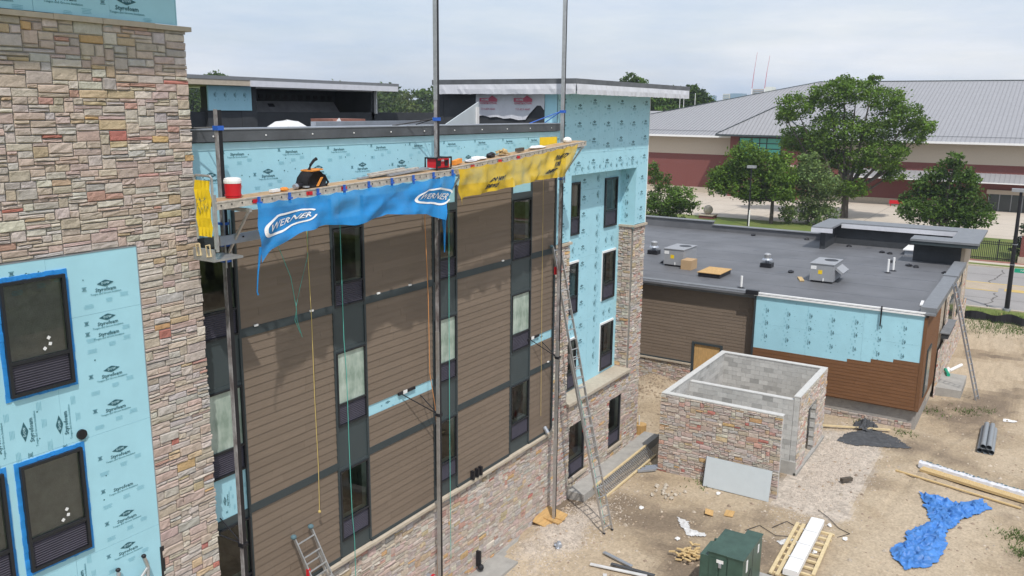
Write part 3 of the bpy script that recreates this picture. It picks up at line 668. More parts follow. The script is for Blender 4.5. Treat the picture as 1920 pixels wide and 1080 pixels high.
# roof
b = B('roofgrey'); b.box(QX+.02, 4.1, 5.2, 60, 26, 5.30)
b.use(mat('roof_seam', (.115, .12, .132), .5, var=.2, scale=1))
for i in range(7): b.box(42.2+i*2.9, 4.4, 5.30, 42.32+i*2.9, 26, 5.304)
for i in range(12): a = random.uniform(41, 58); c = random.uniform(5, 24); b.box(a, c, 5.30, a+random.uniform(.2, .9), c+random.uniform(.2, .6), 5.3065)
b.build('flat_roof', wing)
b = Parts('parapet', 'edge', wing); b.box(WX-.12, 11.3, 5.02, WX+.25, 26, 5.34); b.box(QX-.14, 3.5, 5.33, QX+.45, 3.9, 5.42)
b.obox((QX+.05, 3.5, 5.36), (13.8, 0, 0), (0, .62, 0), (0, 0, .28)); b.box(48, 3.45, 5.64, 48.5, 4.15, 5.70)
b.use('roofgrey'); b.box(59.4, 20.4, 5.3, 59.8, 26, 5.95); b.box(59.4, 12.0, 5.3, 59.8, 20.4, 5.72)
b.use('edge'); b.box(59.3, 20.35, 5.95, 59.9, 26, 6.0); b.box(59.3, 12.0, 5.72, 59.9, 20.35, 5.77)
b = B('white'); b.box(QX-.10, 3.9, 5.26, QX-.02, 11.3, 5.32); b.box(QX-.06, 3.9, 5.36, QX+.06, 11.3, 5.42); b.use('blackp'); b.box(QX-.13, 5.62, 4.6, QX-.10, 5.68, 5.5); b.box(QX-.14, 11.1, 5.3, QX+.1, 11.7, 5.5); b.build('roof_edge_flashing', wing)
b = B('membrane'); b.box(58.6, 4.2, 5.3, 58.9, 12.0, 6.60); b.box(55.6, 11.7, 5.3, 58.9, 12.0, 6.60); b.box(54.4, 3.9, 5.3, 58.7, 4.3, 6.6); b.box(54.3, 3.9, 5.3, 54.6, 6.4, 6.55); b.use('cream'); b.box(54.4, 3.72, 5.0, 59, 3.9, 6.5); b.build('raised_parapet', wing)
b = B('edge'); b.box(53.2, 3.0, 6.62, 54.9, 6.5, 6.74); b.box(54.9, 3.0, 6.62, 60.2, 4.5, 6.74); b.box(58.3, 4.5, 6.62, 60.2, 12.5, 6.74); b.box(55.2, 11.3, 6.62, 58.3, 12.5, 6.74)
b.use('trim'); b.box(53.25, 3.05, 6.42, 54.9, 6.45, 6.62); b.use('wrap'); b.box(58.24, 4.5, 6.40, 58.3, 11.3, 6.66); b.box(55.14, 11.2, 6.40, 55.2, 12.5, 6.66); b.build('roof_canopy', wing)

# ================================================================== BLOCK ENCLOSURE
encl = thing('block_enclosure', 'roofless concrete block enclosure clad in stone standing on the dirt lot', 'outbuilding', (29.4, 7.2, 0))
def blocks(mb, O, U, N, W, H, th=.19, holes=(), seed=2):
    rnd = random.Random(seed); O, U, N = Vector(O), Vector(U), Vector(N); r = 0; z = 0.
    while z < H-.01:
        h = min(.2, H-z); x = -.2*(r % 2)
        while x < W-.005:
            a, c = max(0, x), min(W, x+.4); x += .4
            if any(hl[0] < (a+c)/2 < hl[2] and hl[1] < z+.1 < hl[3] for hl in holes): continue
            k = rnd.uniform(.85, 1.12)*(rnd.choice((.70, .80, .75)) if rnd.random() < .10 else 1); mb.col = (.50*k, .495*k, .48*k)
            mb.obox(O+U*(a+.003)+Vector((0, 0, z+.003)), U*(c-a-.006), N*th, Vector((0, 0, h-.006)))
        z += .2; r += 1
H_ = 3.2
b = B('block')
blocks(b, (29.42, 7.1, 0), (0, 1, 0), (1, 0, 0), 4.6, H_-.04, seed=1)
blocks(b, (36.2, 7.1, 0), (0, 1, 0), (1, 0, 0), 4.6, H_-.04, seed=2)
blocks(b, (29.62, 11.5, 0), (1, 0, 0), (0, 1, 0), 6.58, H_-.04, seed=3)
blocks(b, (31.85, 7.32, 0), (0, 1, 0), (1, 0, 0), 4.18, H_-.2, seed=4)
dh = [(1.55, 0, 3.05, 2.3)]
blocks(b, (31.85, 7.12, 0), (1, 0, 0), (0, 1, 0), 4.35, H_-.04, holes=dh, seed=5)
b.build('block_wall', encl, col=True)
part('door_lining', 'concrete', encl, (33.36, 7.10, 0, 33.41, 7.33, 2.3), (34.89, 7.10, 0, 34.94, 7.33, 2.3), (33.41, 7.10, 2.28, 34.89, 7.33, 2.40))
b = B('capwhite'); b.box(29.4, 7.09, H_-.04, 29.66, 11.71, H_+.0); b.box(36.18, 7.09, H_-.04, 36.44, 11.71, H_+.0); b.box(29.66, 11.48, H_-.04, 36.18, 11.71, H_); b.box(31.84, 7.34, H_-.2, 32.07, 11.48, H_-.16); b.box(31.84, 7.08, H_-.04, 36.18, 7.33, H_+.0)
b.use('concrete'); b.box(31.80, 7.05, -.2, 31.85, 11.5, .55); b.box(31.8, 7.0, -.2, 36.5, 7.12, .12); b.build('wall_cap', encl)
s = B('stone'); stones(s, (29.42, 11.74, 0), (0, -1, 0), Z_, (-1, 0, 0), 4.66, H_-.06, [], .075, .058, (2, 6), (1, 3), 41, .05)
stones(s, (31.95, 7.12, .1), X_, Z_, (0, -1, 0), 4.5, H_-.16, [(1.45, -.2, 2.95, 2.2)], .075, .058, (2, 6), (1, 3), 42, .05)
s.build('stone_cladding', encl, col=True)

# ================================================================== SCAFFOLD
def FYp(y): return lambda u, d, v: (u, y-d, v)
PX = [(10.34, 13.74, -.1, 'scuffed pump jack post at the near end of the platform beside the stone pier'), (16.83, 17.4, -.1, 'tall pump jack post in the middle behind the red radio'), (23.16, 18.2, .24, 'tall pump jack post standing on a plywood sheet at the corner of the insulated tower')]
for i, (x, zt, zb, lab) in enumerate(PX):
    y = 12.85; p = thing('scaffold_post', lab, 'scaffold post', (x, y, zb), 'pump jack posts along the facade')
    b = B('rust'); b.box(x-.050, y-.046, zb, x-.036, y+.048, zt); b.use('blackp'); b.box(x-.036, y-.050, zb, x+.048, y+.045, zt-.01); b.build('post', p)
    if i == 1: [part('post_sleeve', 'alu', p, (x-.056, y-.054, z0_, x-.038, y+.05, z1_)) for z0_, z1_ in ((zb, 8.2), (14.0, 17.0))]
    if i == 2: [part('post_sleeve', 'alu', p, (x-.056, y-.054, z0_, x-.02, y+.05, z1_)) for z0_, z1_ in ((zb+.1, 6.5), (12.9, 18.0))]
    for zz in ((13.42, 5.2) if i == 0 else (13.55, 5.95) if i == 1 else (13.75, 5.95)):
        b = B('bluep' if zz > 12 else 'blackp'); b.box(x-.07, y-.07, zz-.05, x+.07, y+.07, zz+.03); b.use('galv'); b.box(x-.02, y+.05, zz-.03, x+.14, y+.12, zz+.02); b.build('clamp', p)
        b = B('bluep' if (i == 2 and zz > 12) else 'blackp'); e = (x-.9, FY+.1, 13.38) if zz > 12 else (x-.95, FY-.03, zz+.75)
        b.tube([(x, y+.05, zz), e], .016, 6); b.tube([(x, y+.05, zz), (x-.05 if zz > 12 else x-.1, FY+.05 if zz > 12 else FY-.02, 13.4 if zz > 12 else zz+.45)], .014, 6)
        if zz < 12: b.box(x-1.02, FY-.06, zz+.70, x-.35, FY-.02, zz+.77); b.use('white'); b.box(x-.85, FY-.075, zz+.70, x-.7, FY-.06, zz+.79)
        b.build('wall_brace', p)
    zp = (12.0, 12.24, 12.72)[i]
    b = B('bluep')
    for q in (-.35, -.75, -1.05): b.box(x-.075, y-.075, zp+q, x+.075, y+.075, zp+q+.045)
    b.use('alu'); b.box(x-.075, y-.09, zp-1.15, x-.05, y-.06, zp-.02); b.box(x+.06, y-.09, zp-1.15, x+.08, y-.06, zp-.25); b.build('pump_jack', p)
    b = B('alu'); b.box(x-.03, 12.1, zp-.06, x+.03, y+.0, zp-.0); b.bar((x, y-.06, zp-.9), (x, 12.15, zp-.04), .04, .04); b.build('support_arm', p)
b = B('blackp')
# planks
def plank(A, Bq, label):
    A, Bq = Vector(A), Vector(Bq); p = thing('scaffold_plank', label, 'scaffold plank', A, 'aluminium planks of the platform')
    d = Bq-A; n = max(1, int(d.length/.45))
    for y0, y1, m in ((0, .04, 'aludirty'), (.46, .50, 'aludirty')):
        b = B(m); b.obox(A+Vector((0, y0, -.135)), d, (0, y1-y0, 0), (0, 0, .125)); b.obox(A+Vector((0, y0-.008, -.022)), d, (0, y1-y0+.016, 0), (0, 0, .022)); b.obox(A+Vector((0, y0-.008, -.139)), d, (0, y1-y0+.016, 0), (0, 0, .012))
        b.use('blackp')
        for i in range(n*2): c = A+d*((i+.5)/(n*2)); b.box(c.x-.012, c.y+y0-.012, c.z-.08, c.x+.012, c.y+y0-.006, c.z-.055)
        b.use('redp')
        for q in (.12, .3, .43): c = A+d*q; b.box(c.x-.08, c.y+y0-.011, c.z-.11, c.x+.08, c.y+y0-.006, c.z-.04)
        b.build('side_rail', p)
    b = B('osb')
    for i in range(n): b.obox(A+d*(i/n)+Vector((.004, .04, -.02+random.uniform(-.004, .004))), d/n-Vector((.008, 0, 0)), (0, .42, 0), (0, 0, .018))
    b.build('deck', p); return p
plank((9.62, 12.15, 12.17), (17.0, 12.15, 12.385), 'long dirty aluminium plank holding the red cooler jug and the black tool bag')
plank((16.55, 12.17, 12.42), (23.45, 12.17, 12.87), 'raised aluminium plank sloping up to the tower above the yellow net')
g = thing('end_guard', 'tubular steel end guard with a yellow banner at the near end of the platform', 'guard rail', (9.6, 12.4, 11.5))
b = B('alu'); b.tube([(9.6, 12.18, 11.35), (9.6, 12.18, 12.58), (9.6, 12.22, 12.62), (9.6, 12.60, 12.62), (9.6, 12.64, 12.58), (9.6, 12.64, 11.5)], .022, 8)
b.bar((9.62, 12.16, 11.3), (9.62, 12.16, 12.3), .05, .03); b.build('frame', g)
b = B('yellow'); n = 8
for i in range(n):
    for j in range(6):
        f = lambda a, c: (9.575-.02*math.sin(c*2.2+a*3), 12.20+.42*a/n*(1-.10*c/6)+.02*c/6, 12.54-.98*c/6)
        b.poly([f(i, j), f(i+1, j), f(i+1, j+1), f(i, j+1)])
bn = b.build('banner', g, smooth=True)
b = B('ink'); rnd = random.Random(5)
for i in range(26):
    y0, z0 = 12.27+.26*rnd.random(), 12.0+.22*rnd.random(); b.obox((9.545, y0, z0), (0, rnd.uniform(-.02, .02), rnd.uniform(-.06, .06)), (0, .008, .004), (.002, 0, 0))
b.build('printed_marks', bn)
for y in (12.28, 12.55):
    b = B('lightwood'); b.tube([(9.55, y, 11.42), (9.55, y+.10, 11.40), (9.55, y+.08, 11.20), (9.55, y-.02, 11.22), (9.55, y, 11.42)], .016, 6); b.build('foot_hook', g)
part('lower_tray', 'alu', g, (9.56, 12.2, 11.12, 10.2, 12.75, 11.16), (9.56, 12.2, 11.16, 9.6, 12.75, 11.34))
b = B('galv'); b.obox((10.0, 12.55, 11.32), (2.2, 0, .05), (0, .05, 0), (0, 0, .17)); b.use('blackp')
for i in range(5): b.box(10.5+i*.4, 12.535, 11.42+i*.009, 10.53+i*.4, 12.55, 11.45+i*.009)
tag(b.build('support_beam', None), 'grey steel beam low behind the near end of the blue net', 'beam')

# nets
def interp(P, x):
    for (a, c), (b_, d) in zip(P, P[1:]):
        if x <= b_: return c+(d-c)*(x-a)/(b_-a)
    return P[-1][1]
class Net:
    def __init__(s, top, bot, seed, amp, y=12.11): s.t, s.b, s.s, s.amp, s.y = top, bot, seed, amp, y
    def S(s, u, v, d=0.):
        xt = s.t[0][0]+(s.t[-1][0]-s.t[0][0])*u; xb = s.b[0][0]+(s.b[-1][0]-s.b[0][0])*u
        zt = interp(s.t, xt)-.035*abs(math.sin(u*math.pi*s.s[1])); zb = interp(s.b, xb); x = xt+(xb-xt)*v; z = zt+(zb-zt)*v
        f = s.amp*(math.sin(u*s.s[0]+v*2.3)*.6+math.sin(u*s.s[0]*2.1-v*4)*.35+noise.noise(Vector((u*14+s.s[2], v*2.5, 0)))*1.3)*(.25+.75*math.sin(min(1, v*1.3)*1.57))
        return (x+.02*math.sin(v*9+u*30), s.y-.03-f*.9-.10*v-d, z)
    def build(s, name, m, nu, nv, label, cat):
        b = B(m)
        for i in range(nu+1):
            for j in range(nv+1): b.v.append(s.S(i/nu, j/nv))
        for i in range(nu):
            for j in range(nv): q = i*(nv+1)+j; b.face((q, q+nv+1, q+nv+2, q+1))
        s.o = tag(b.build(name, None, smooth=True), label, cat); WL[s.o.name] = Vector((0, 0, 0)); return s.o
    def mark(s, mb, m, pts, faces, u0, v0, su, sv, sh=0.):
        mb.use(m); n = len(mb.v)
        for x, y in pts: mb.v.append(s.S(u0+x*su+y*sh, v0-y*sv, .012))
        for f in faces: mb.face(tuple(n+i for i in f))
def grid_ring(mb, net, m, u0, v0, ru, rv, wd, a0, a1, sh=0., n=40):
    pts = []; 
    for i in range(n+1):
        t = a0+(a1-a0)*i/n; k = 1-wd*(.55+.45*math.sin((t-a0)/(a1-a0)*math.pi))
        c, s_ = math.copysign(abs(math.cos(t))**.7, math.cos(t)), math.copysign(abs(math.sin(t))**.8, math.sin(t)); pts += [(c, s_), (c*k+(1-k)*.0, s_*(k-.12))]
    net.mark(mb, m, pts, [(2*i, 2*i+2, 2*i+3, 2*i+1) for i in range(n)], u0, v0, ru, rv, sh)
bt = [(10.47, 12.10), (12.0, 12.12), (13.7, 12.17), (15.3, 12.2), (16.6, 12.27)]
bb = [(10.38, 11.02), (10.7, 11.22), (11.45, 11.47), (12.1, 11.53), (12.9, 11.43), (14.0, 11.55), (15.3, 11.43), (15.95, 11.22)]
bn = Net(bt, bb, (24, 12, 0), .075); bn.build('safety_net', 'bluenet', 150, 24, 'long blue safety netting with white oval lettering hanging from the near plank', 'safety net')
mb = MB(); SU, SV = 1/6.0, 1.25
T = text2d('WERNER', .27, .003)
for u0, v0, sh in ((.135, .52, .02), (.895, .50, .02)):
    n0 = len(mb.v); bn.mark(mb, 'white', [(x*1.05+y*.35, y*.72) for x, y in T[0]], T[1], u0, v0, SU, SV*.86)
    grid_ring(mb, bn, 'white', u0, v0, .118, .215, .12, .35, 6.1)
mb.build('printed_lettering', bn.o)
yt = [(16.66, 12.38), (19.2, 12.50), (22.74, 12.80)]
yb = [(16.58, 11.50), (16.85, 11.70), (17.7, 11.73), (19.2, 11.82), (20.3, 11.88), (21.9, 11.90)]
yn = Net(yt, yb, (40, 10, 5), .06); yn.build('safety_net', 'yellownet', 130, 20, 'translucent yellow safety netting with black lettering hanging from the far plank', 'safety net')
mb = MB(); T = text2d('PROPERTY', .17, .01); T2 = text2d('DO NOT', .15, .01); T3 = text2d('REMOVE', .15, .01); T4 = text2d('OF THE', .15, .01)
for t, u0, v0 in ((T, .86, .30), (T4, .835, .52), (T3, .80, .74), (T2, .30, .58), (T3, .25, .80)):
    yn.mark(mb, 'blackp', [(x+y*1.2, y*.8) for x, y in t[0]], t[1], u0, v0, 1/6.1, 1.5)
mb.build('printed_lettering', yn.o)
for i in range(9):                                   # straps that tie the nets to the plank
    x = 10.55+i*.74; z = 12.16+(x-10)*.03
    b = B('bluep'); b.box(x-.02, 12.09, z-.18, x+.02, 12.13, z+.02); b.box(x-.06, 12.085, z-.10, x+.06, 12.10, z-.07)
    tag(b.build('net_strap', None), 'small blue strap tying the net to the plank, '+['nearest the stone pier', 'second from the stone pier', 'left of the tool bag', 'below the tool bag', 'fifth from the stone pier', 'sixth from the stone pier', 'left of the radio', 'below the radio', 'farthest from the stone pier'][i], 'strap', 'blue straps along the near plank')
b = B('bluenet'); b.tube([(10.43, 11.99, 11.30), (10.36, 12.02, 10.8), (10.33, 12.03, 10.48), (10.35, 12.03, 10.42)], [.03, .014, .012, .016], 5)
tag(b.build('net_tail', None), 'twisted blue net tail hanging at the near corner of the blue netting', 'net tail')
b = B('bluenet'); b.tube([(15.97, 12.0, 11.25), (16.12, 12.1, 10.9), (16.25, 12.2, 10.4)], [.05, .03, .015], 6)
tag(b.build('net_tail', None), 'blue net tail wrapped round the middle post', 'net tail')
for k, (nm, m, pts, r, lab) in enumerate((
    ('rope', 'cordg', [(13.64, 13.1, 11.9), (13.64, 13.1, 10.34), (13.65, 13.1, 8.62), (13.70, 13.1, 7.85), (13.71, 13.1, 6.02), (13.74, 13.1, 4.4), (13.85, 13.15, 3.6), (13.9, 13.2, 2.6)], .009, 'green rope hanging over the second window column from the pier'),
    ('rope', 'cordg', [(17.65, 13.1, 11.9), (17.63, 13.1, 8.29), (17.63, 13.1, 5.29), (17.66, 13.1, 1.3)], .009, 'green rope hanging just right of the middle post'),
    ('rope', 'cordy', [(12.72, 13.2, 11.9), (12.78, 13.2, 9.28), (12.78, 13.2, 7.46), (12.81, 13.2, 5.8), (12.79, 13.2, 4.8)], .009, 'thin yellow string with a small knot hanging on the first siding panel'),
    ('rope', 'cordo', [(16.5, 13.0, 12.0), (16.52, 13.0, 10.99), (16.62, 13.0, 9.07), (16.65, 13.0, 7.09), (16.86, 13.0, 6.14), (16.98, 13.0, 5.0), (16.90, 13.0, 1.2)], .011, 'orange extension cord hanging beside the middle post'),
    ('rope', 'cordy', [(22.73, 13.25, 12.2), (22.77, 13.25, 7.91), (22.84, 13.25, 3.95)], .006, 'pale string hanging on the last siding panel before the tower'),
    ('rope', 'cordg', [(12.78, 13.2, 11.6), (12.74, 13.2, 10.69), (12.48, 13.2, 10.04), (12.35, 13.2, 9.66), (12.36, 13.2, 9.37), (12.49, 13.2, 8.96)], .007, 'curved green rope hanging below the blue net, right strand of the pair'),
    ('rope', 'cordg', [(11.7, 13.2, 11.4), (11.98, 13.2, 10.91), (12.24, 13.2, 10.31), (12.36, 13.2, 9.6), (12.30, 13.2, 9.38), (12.44, 13.2, 9.06)], .007, 'curved green rope hanging below the blue net, left strand of the pair'))):
    b = B(m); b.tube(pts, r, 5)
    if k == 2: b.ball((12.79, 13.2, 4.78), .035)
    tag(b.build(nm, None), lab, 'rope')

# things lying on the planks
j = thing('cooler_jug', 'red water cooler jug with a white lid at the near end of the plank', 'cooler', (10.22, 12.4, 12.19))
b = B('redp'); x, y, z = 10.22, 12.4, 12.19; b.tube([(x, y, z), (x, y, z+.26)], [.135, .15], 24); b.use('redp'); b.tube([(x, y, z+.04), (x, y, z+.055)], .15, 24); b.build('body', j)
b = B('white'); b.tube([(x, y, z+.26), (x, y, z+.30), (x, y, z+.345), (x, y, z+.36)], [.155, .158, .145, .10], 24); b.build('lid', j, smooth=False)
b = B('white'); b.tube([(x+.15, y, z+.22), (x+.19, y-.02, z+.2), (x+.17, y-.02, z+.15)], .012, 6); b.build('handle', j)
t = thing('tool_bag', 'black tool bag with orange trim standing on the near plank behind the blue net', 'bag', (12.15, 12.4, 12.25))
b = B('blackf'); 
prof = [(-.26, 0), (.24, 0), (.27, .12), (.2, .27), (.12, .33), (-.12, .33), (-.24, .2), (-.28, .08)]
n = len(prof)
for yy, sc in ((12.24, .88), (12.30, 1), (12.50, 1), (12.56, .88)):
    for px, pz in prof: b.v.append((12.15+px*sc+random.uniform(-.015, .015), yy+random.uniform(-.01, .01), 12.25+pz*sc+random.uniform(-.01, .015)))
for k in range(3):
    for i in range(n): b.face((k*n+i, k*n+(i+1) % n, (k+1)*n+(i+1) % n, (k+1)*n+i))
b.face(tuple(range(n))); b.face(tuple(3*n+i for i in range(n))); b.build('bag_body', t, smooth=True)
b = B('orange'); b.obox((12.0, 12.235, 12.56), (.32, 0, .02), (0, .30, 0), (0, 0, .025)); b.obox((12.12, 12.225, 12.27), (.05, 0, 0), (0, .02, 0), (.13, 0, .17)); b.build('trim', t)
b = B('blackf'); b.tube([(12.1, 12.4, 12.58), (12.12, 12.38, 12.68), (12.2, 12.36, 12.77), (12.26, 12.35, 12.80)], [.04, .028, .03, .035], 8); b.tube([(12.38, 12.4, 12.50), (12.48, 12.36, 12.45), (12.54, 12.33, 12.32), (12.45, 12.3, 12.27)], .025, 8); b.build('strap', t)
r = thing('site_radio', 'red and black jobsite radio with roll bars standing at the middle post', 'radio', (16.25, 12.4, 12.37))
x, y, z = 15.98, 12.28, 12.37; b = B('redp'); b.box(x+.06, y, z+.05, x+.58, y+.26, z+.26); b.build('body', r)
b = B('blackp')
for xx in (x, x+.56): b.tube([(xx+.04, y-.04, z+.02), (xx+.04, y-.05, z+.28), (xx+.04, y+.3, z+.28), (xx+.04, y+.3, z+.02)], .025, 6)
for zz in (z+.02, z+.29): b.tube([(x+.04, y-.05, zz), (x+.60, y-.05, zz)], .022, 6)
b.box(x+.12, y-.012, z+.09, x+.24, y, z+.22); b.box(x+.40, y-.012, z+.09, x+.52, y, z+.22); b.build('roll_bar', r)
part('display', 'white', r, (x+.27, y-.01, z+.20, x+.37, y, z+.24)); part('top_panel', 'white', r, (x+.2, y+.05, z+.26, x+.42, y+.2, z+.275))
def junk(name, m, c, r, label, cat, group=None, jit=.25):
    b = B(m); b.ball(c, *r, nu=9, nv=6, jit=jit); return tag(b.build(name, None), label, cat, group)
def blk(name, m, o, a, b_, c, label, cat, group=None): b = B(m); b.obox(o, a, b_, c); return tag(b.build(name, None), label, cat, group)
blk('paper_scrap', 'white', (11.05, 12.3, 12.222), (.22, .03, .006), (0, .1, 0), (0, 0, .05), 'white crumpled paper cup lying left of the tool bag', 'litter')
junk('glove', 'orange', (11.38, 12.35, 12.26), (.09, .08, .035), 'orange work glove on the near plank', 'glove')
t = thing('grinder', 'black and silver angle grinder lying left of the tool bag', 'power tool', (11.72, 12.35, 12.25))
b = B('blackp'); b.tube([(11.70, 12.35, 12.29), (11.86, 12.38, 12.30)], [.065, .05], 10); b.build('motor_body', t); b = B('galv'); b.tube([(11.62, 12.33, 12.29), (11.70, 12.35, 12.29)], [.045, .06], 10); b.tube([(11.9, 12.3, 12.26), (11.9, 12.3, 12.29)], .07, 12); b.build('blade_guard', t)
for i, (x0, x1, y, o_) in enumerate(((13.6, 15.9, 12.5, .0), (13.9, 15.6, 12.42, .03), (14.4, 15.9, 12.34, .0), (14.0, 15.2, 12.56, .05))):
    z0 = 12.15+(x0-9.6)*.029; b = B('aludirty' if i % 2 else 'galv'); b.bar((x0, y, z0+.05+o_), (x1, y+random.uniform(-.08, .08), z0+.09+o_+(x1-x0)*.029), .08, .035)
    tag(b.build('trim_strip', None), ['long metal strip at the back of the near plank', 'weathered strip leaning across the near plank', 'short metal strip at the front of the near plank', 'narrow weathered strip on top of the strip pile'][i], 'metal strip', 'strips piled left of the radio')
blk('saw', 'orange', (16.85, 12.3, 12.45), (.28, 0, .05), (0, .12, 0), (0, 0, .10), 'orange handled saw right of the radio', 'saw')
b = B('wood')
for i in range(16): b.bar((19.05+random.uniform(-.2, .2), 12.4+random.uniform(-.12, .12), 12.62+random.uniform(0, .12)), (19.15+random.uniform(-.2, .2), 12.4+random.uniform(-.12, .12), 12.62+random.uniform(0, .16)), .06, .03)
tag(b.build('wood_offcuts', None), 'small heap of brown wood offcuts on the far plank', 'offcuts')
junk('rag', 'white', (18.0, 12.42, 12.56), (.30, .14, .05), 'white rag near the left end of the far plank', 'rag'); junk('rag', 'wrap', (17.6, 12.38, 12.52), (.25, .12, .04), 'grey rag at the left end of the far plank', 'rag')
junk('rag', 'white', (20.9, 12.42, 12.75), (.45, .13, .05), 'long white cloth on the far plank right of the wood offcuts', 'rag')
junk('power_tool', 'blackp', (18.55, 12.42, 12.62), (.16, .09, .07), 'dark power tool left of the wood offcuts', 'power tool')
blk('wood_block', 'bark', (19.8, 12.35, 12.66), (.32, 0, .02), (0, .1, 0), (0, 0, .09), 'brown wood block right of the offcuts', 'wood block')
junk('hard_hat', 'white', (22.75, 12.45, 12.90), (.16, .13, .10), 'white hard hat at the far end of the plank', 'hard hat', jit=0)
b = B('yellow'); b.box(21.6, 12.72, 12.72, 22.6, 12.74, 13.0); tag(b.build('end_banner', None), 'small yellow banner behind the far end of the plank', 'banner')

# ================================================================== LADDERS
def ladder(parent, A, T, W, n, rail='alu', rw=.03, rd=.075, name='section'):
    A, T, W = Vector(A), Vector(T), Vector(W); d = T-A; nrm = d.cross(W).normalized()
    for q in (Vector((0, 0, 0)), W):
        b = B(rail); b.obox(A+q-W.normalized()*rw/2-nrm*rd/2, d, W.normalized()*rw, nrm*rd); b.build('rail', parent)
    for i in range(n):
        c = A+d*((i+.6)/n); b = B(rail); b.tube([c, c+W], .02, 8); b.build('rung', parent)
def feet(parent, pts, m='blackp', r=.05):
    for p in pts: b = B(m); b.ball(p, r, r, r*.8); b.build('foot', parent)
lt = thing('extension_ladder', 'tall aluminium extension ladder leaning against the corner of the insulated tower', 'ladder', (23.8, 11.1, 0))
ladder(lt, (23.58, 11.17, .02), (23.52, 12.62, 6.0), (.40, -.10, 0), 18); ladder(lt, (23.62, 11.78, 2.4), (23.42, 13.26, 9.5), (.36, -.06, 0), 22)
b = B('cordg'); b.tube([(23.76, 11.25, .3), (23.7, 12.1, 3.9), (23.66, 12.5, 5.6)], .008, 5); b.build('pull_rope', lt)
feet(lt, [(23.42, 13.30, 9.5), (23.80, 13.22, 9.5)], 'mitt', .07); feet(lt, [(23.58, 11.17, .04), (23.98, 11.07, .04)])
part('red_clamp', 'redp', lt, (23.40, 13.1, 8.6, 23.47, 13.18, 8.85), (23.6, 12.0, 3.4, 23.66, 12.1, 3.6))
ls = thing('extension_ladder', 'silver ladder with rubber mitts leaning on the first siding panel above the stone base', 'ladder', (12.2, 11.6, 0))
ladder(ls, (12.60, 11.45, 0), (12.03, 13.22, 4.42), (.52, -.0, .02), 14); ladder(ls, (12.62, 11.54, 0.0), (12.15, 13.12, 3.9), (.44, 0, .02), 12)
feet(ls, [(12.03, 13.25, 4.47), (12.55, 13.25, 4.50)], 'mitt', .07); part('red_clamp', 'redp', ls, (12.10, 12.9, 3.55, 12.16, 12.98, 3.75))
lb = thing('extension_ladder', 'silver ladder top leaning on the insulation board at the lower left', 'ladder', (7.9, 11.2, 0))
ladder(lb, (7.9, 11.3, 0), (7.72, 12.82, 5.55), (.47, 0, 0), 17)
b = B('alu'); b.tube([(7.72, 12.82, 5.5), (7.66, 12.86, 5.72), (7.70, 12.88, 5.86)], .035, 8); b.tube([(8.19, 12.82, 5.5), (8.24, 12.86, 5.72), (8.20, 12.88, 5.9)], .035, 8); b.tube([(7.68, 12.84, 5.66), (7.85, 12.84, 5.55), (8.05, 12.84, 5.55), (8.22, 12.84, 5.7)], .03, 8); b.build('stand_off', lb); feet(lb, [(7.70, 12.89, 5.9), (8.20, 12.89, 5.93)], 'blackp', .045)
lw = thing('extension_ladder', 'grey ladder leaning against the roof edge of the low wing', 'ladder', (45.9, 1.8, 0))
ladder(lw, (45.75, 1.88, 0), (45.35, 3.46, 5.75), (.38, -.10, 0), 18, 'galv')
lf = thing('ladder_frame', 'long lattice truss with pale wooden rails leaning on the concrete footing of the tower', 'ladder', (25.7, 12.9, 0))
for o_ in ((25.9, 12.70, .36), (25.9, 12.28, .03)): b = B('lightwood'); b.obox(o_, (4.7, 0, 0), (0, .08, 0), (0, 0, .06)); b.build('rail', lf)
for i in range(34): b = B('alu'); b.bar((26.0+i*.137, 12.72, .37), (26.0+i*.137, 12.34, .07), .045, .03); b.build('rung', lf)

# ================================================================== GROUND AND SITE
def structure(b, name, **k): return tag(b.build(name, None, **k), kind='structure')
def fbm(x, y, s, o=4, z=0.): return sum(noise.noise(Vector((x*s*2**i, y*s*2**i, z+i*7.1)))/2**i for i in range(o))
def bump(x, y, cx, cy, rx, ry, h): return h*math.exp(-(((x-cx)/rx)**2+((y-cy)/ry)**2))
def ghgt(x, y):
    h = .045*fbm(x, y, .45)+.018*fbm(x, y, 2.2, 3, 5)
    h += bump(x, y, 37.6, 15.5, 1.7, 1.3, 1.0)+bump(x, y, 35.6, 14.6, 1.6, 1.2, .35)+bump(x, y, 22.6, 12.6, 2.4, .8, .24)+bump(x, y, 44.3, 2.8, .9, .8, .12)
    h -= bump(x, y, 20.6, 11.8, 1.8, .9, .12)
    for cx, cy, rx, ry in ((29.0, 9.4, .9, 2.6), (34, 9.4, 4, 2.6)): pass
    for k, (ax_, ay_, bx_, by_) in enumerate(((46, -1.2, 66, 1.0), (46, .5, 66, 2.7), (26, -1.5, 46, -1.2), (30, 4.1, 46, .5))):
        if ax_ < x < bx_: c = ay_+(by_-ay_)*(x-ax_)/(bx_-ax_)+.35*math.sin(x*.35+k*.3); d = abs(y-c); h += -.05*math.exp(-(d/.16)**2)+.03*math.exp(-((d-.3)/.12)**2)
    return h
g = B(mat('earth', (.3, .24, .17), .98, var=.22, scale=11, bump=1.0, bscale=26, attr=True, detail=9)); 
def axis(a, b_, fa, fb, fine, coarse):
    r = [a]; x = a
    while x < b_:
        x += fine if fa <= x < fb else coarse
        r.append(min(x, b_))
    return r
ax = axis(2, 68.6, 17, 45, .14, .7); ay = axis(-26, 30, -3, 16, .14, .7)
def lerp3(a, c, t): t = max(0, min(1, t)); return tuple(p+(q-p)*t for p, q in zip(a, c))
TAN, LIGHT, DARK, GRAV = (.365, .288, .200), (.45, .365, .265), (.21, .163, .118), (.455, .395, .335)
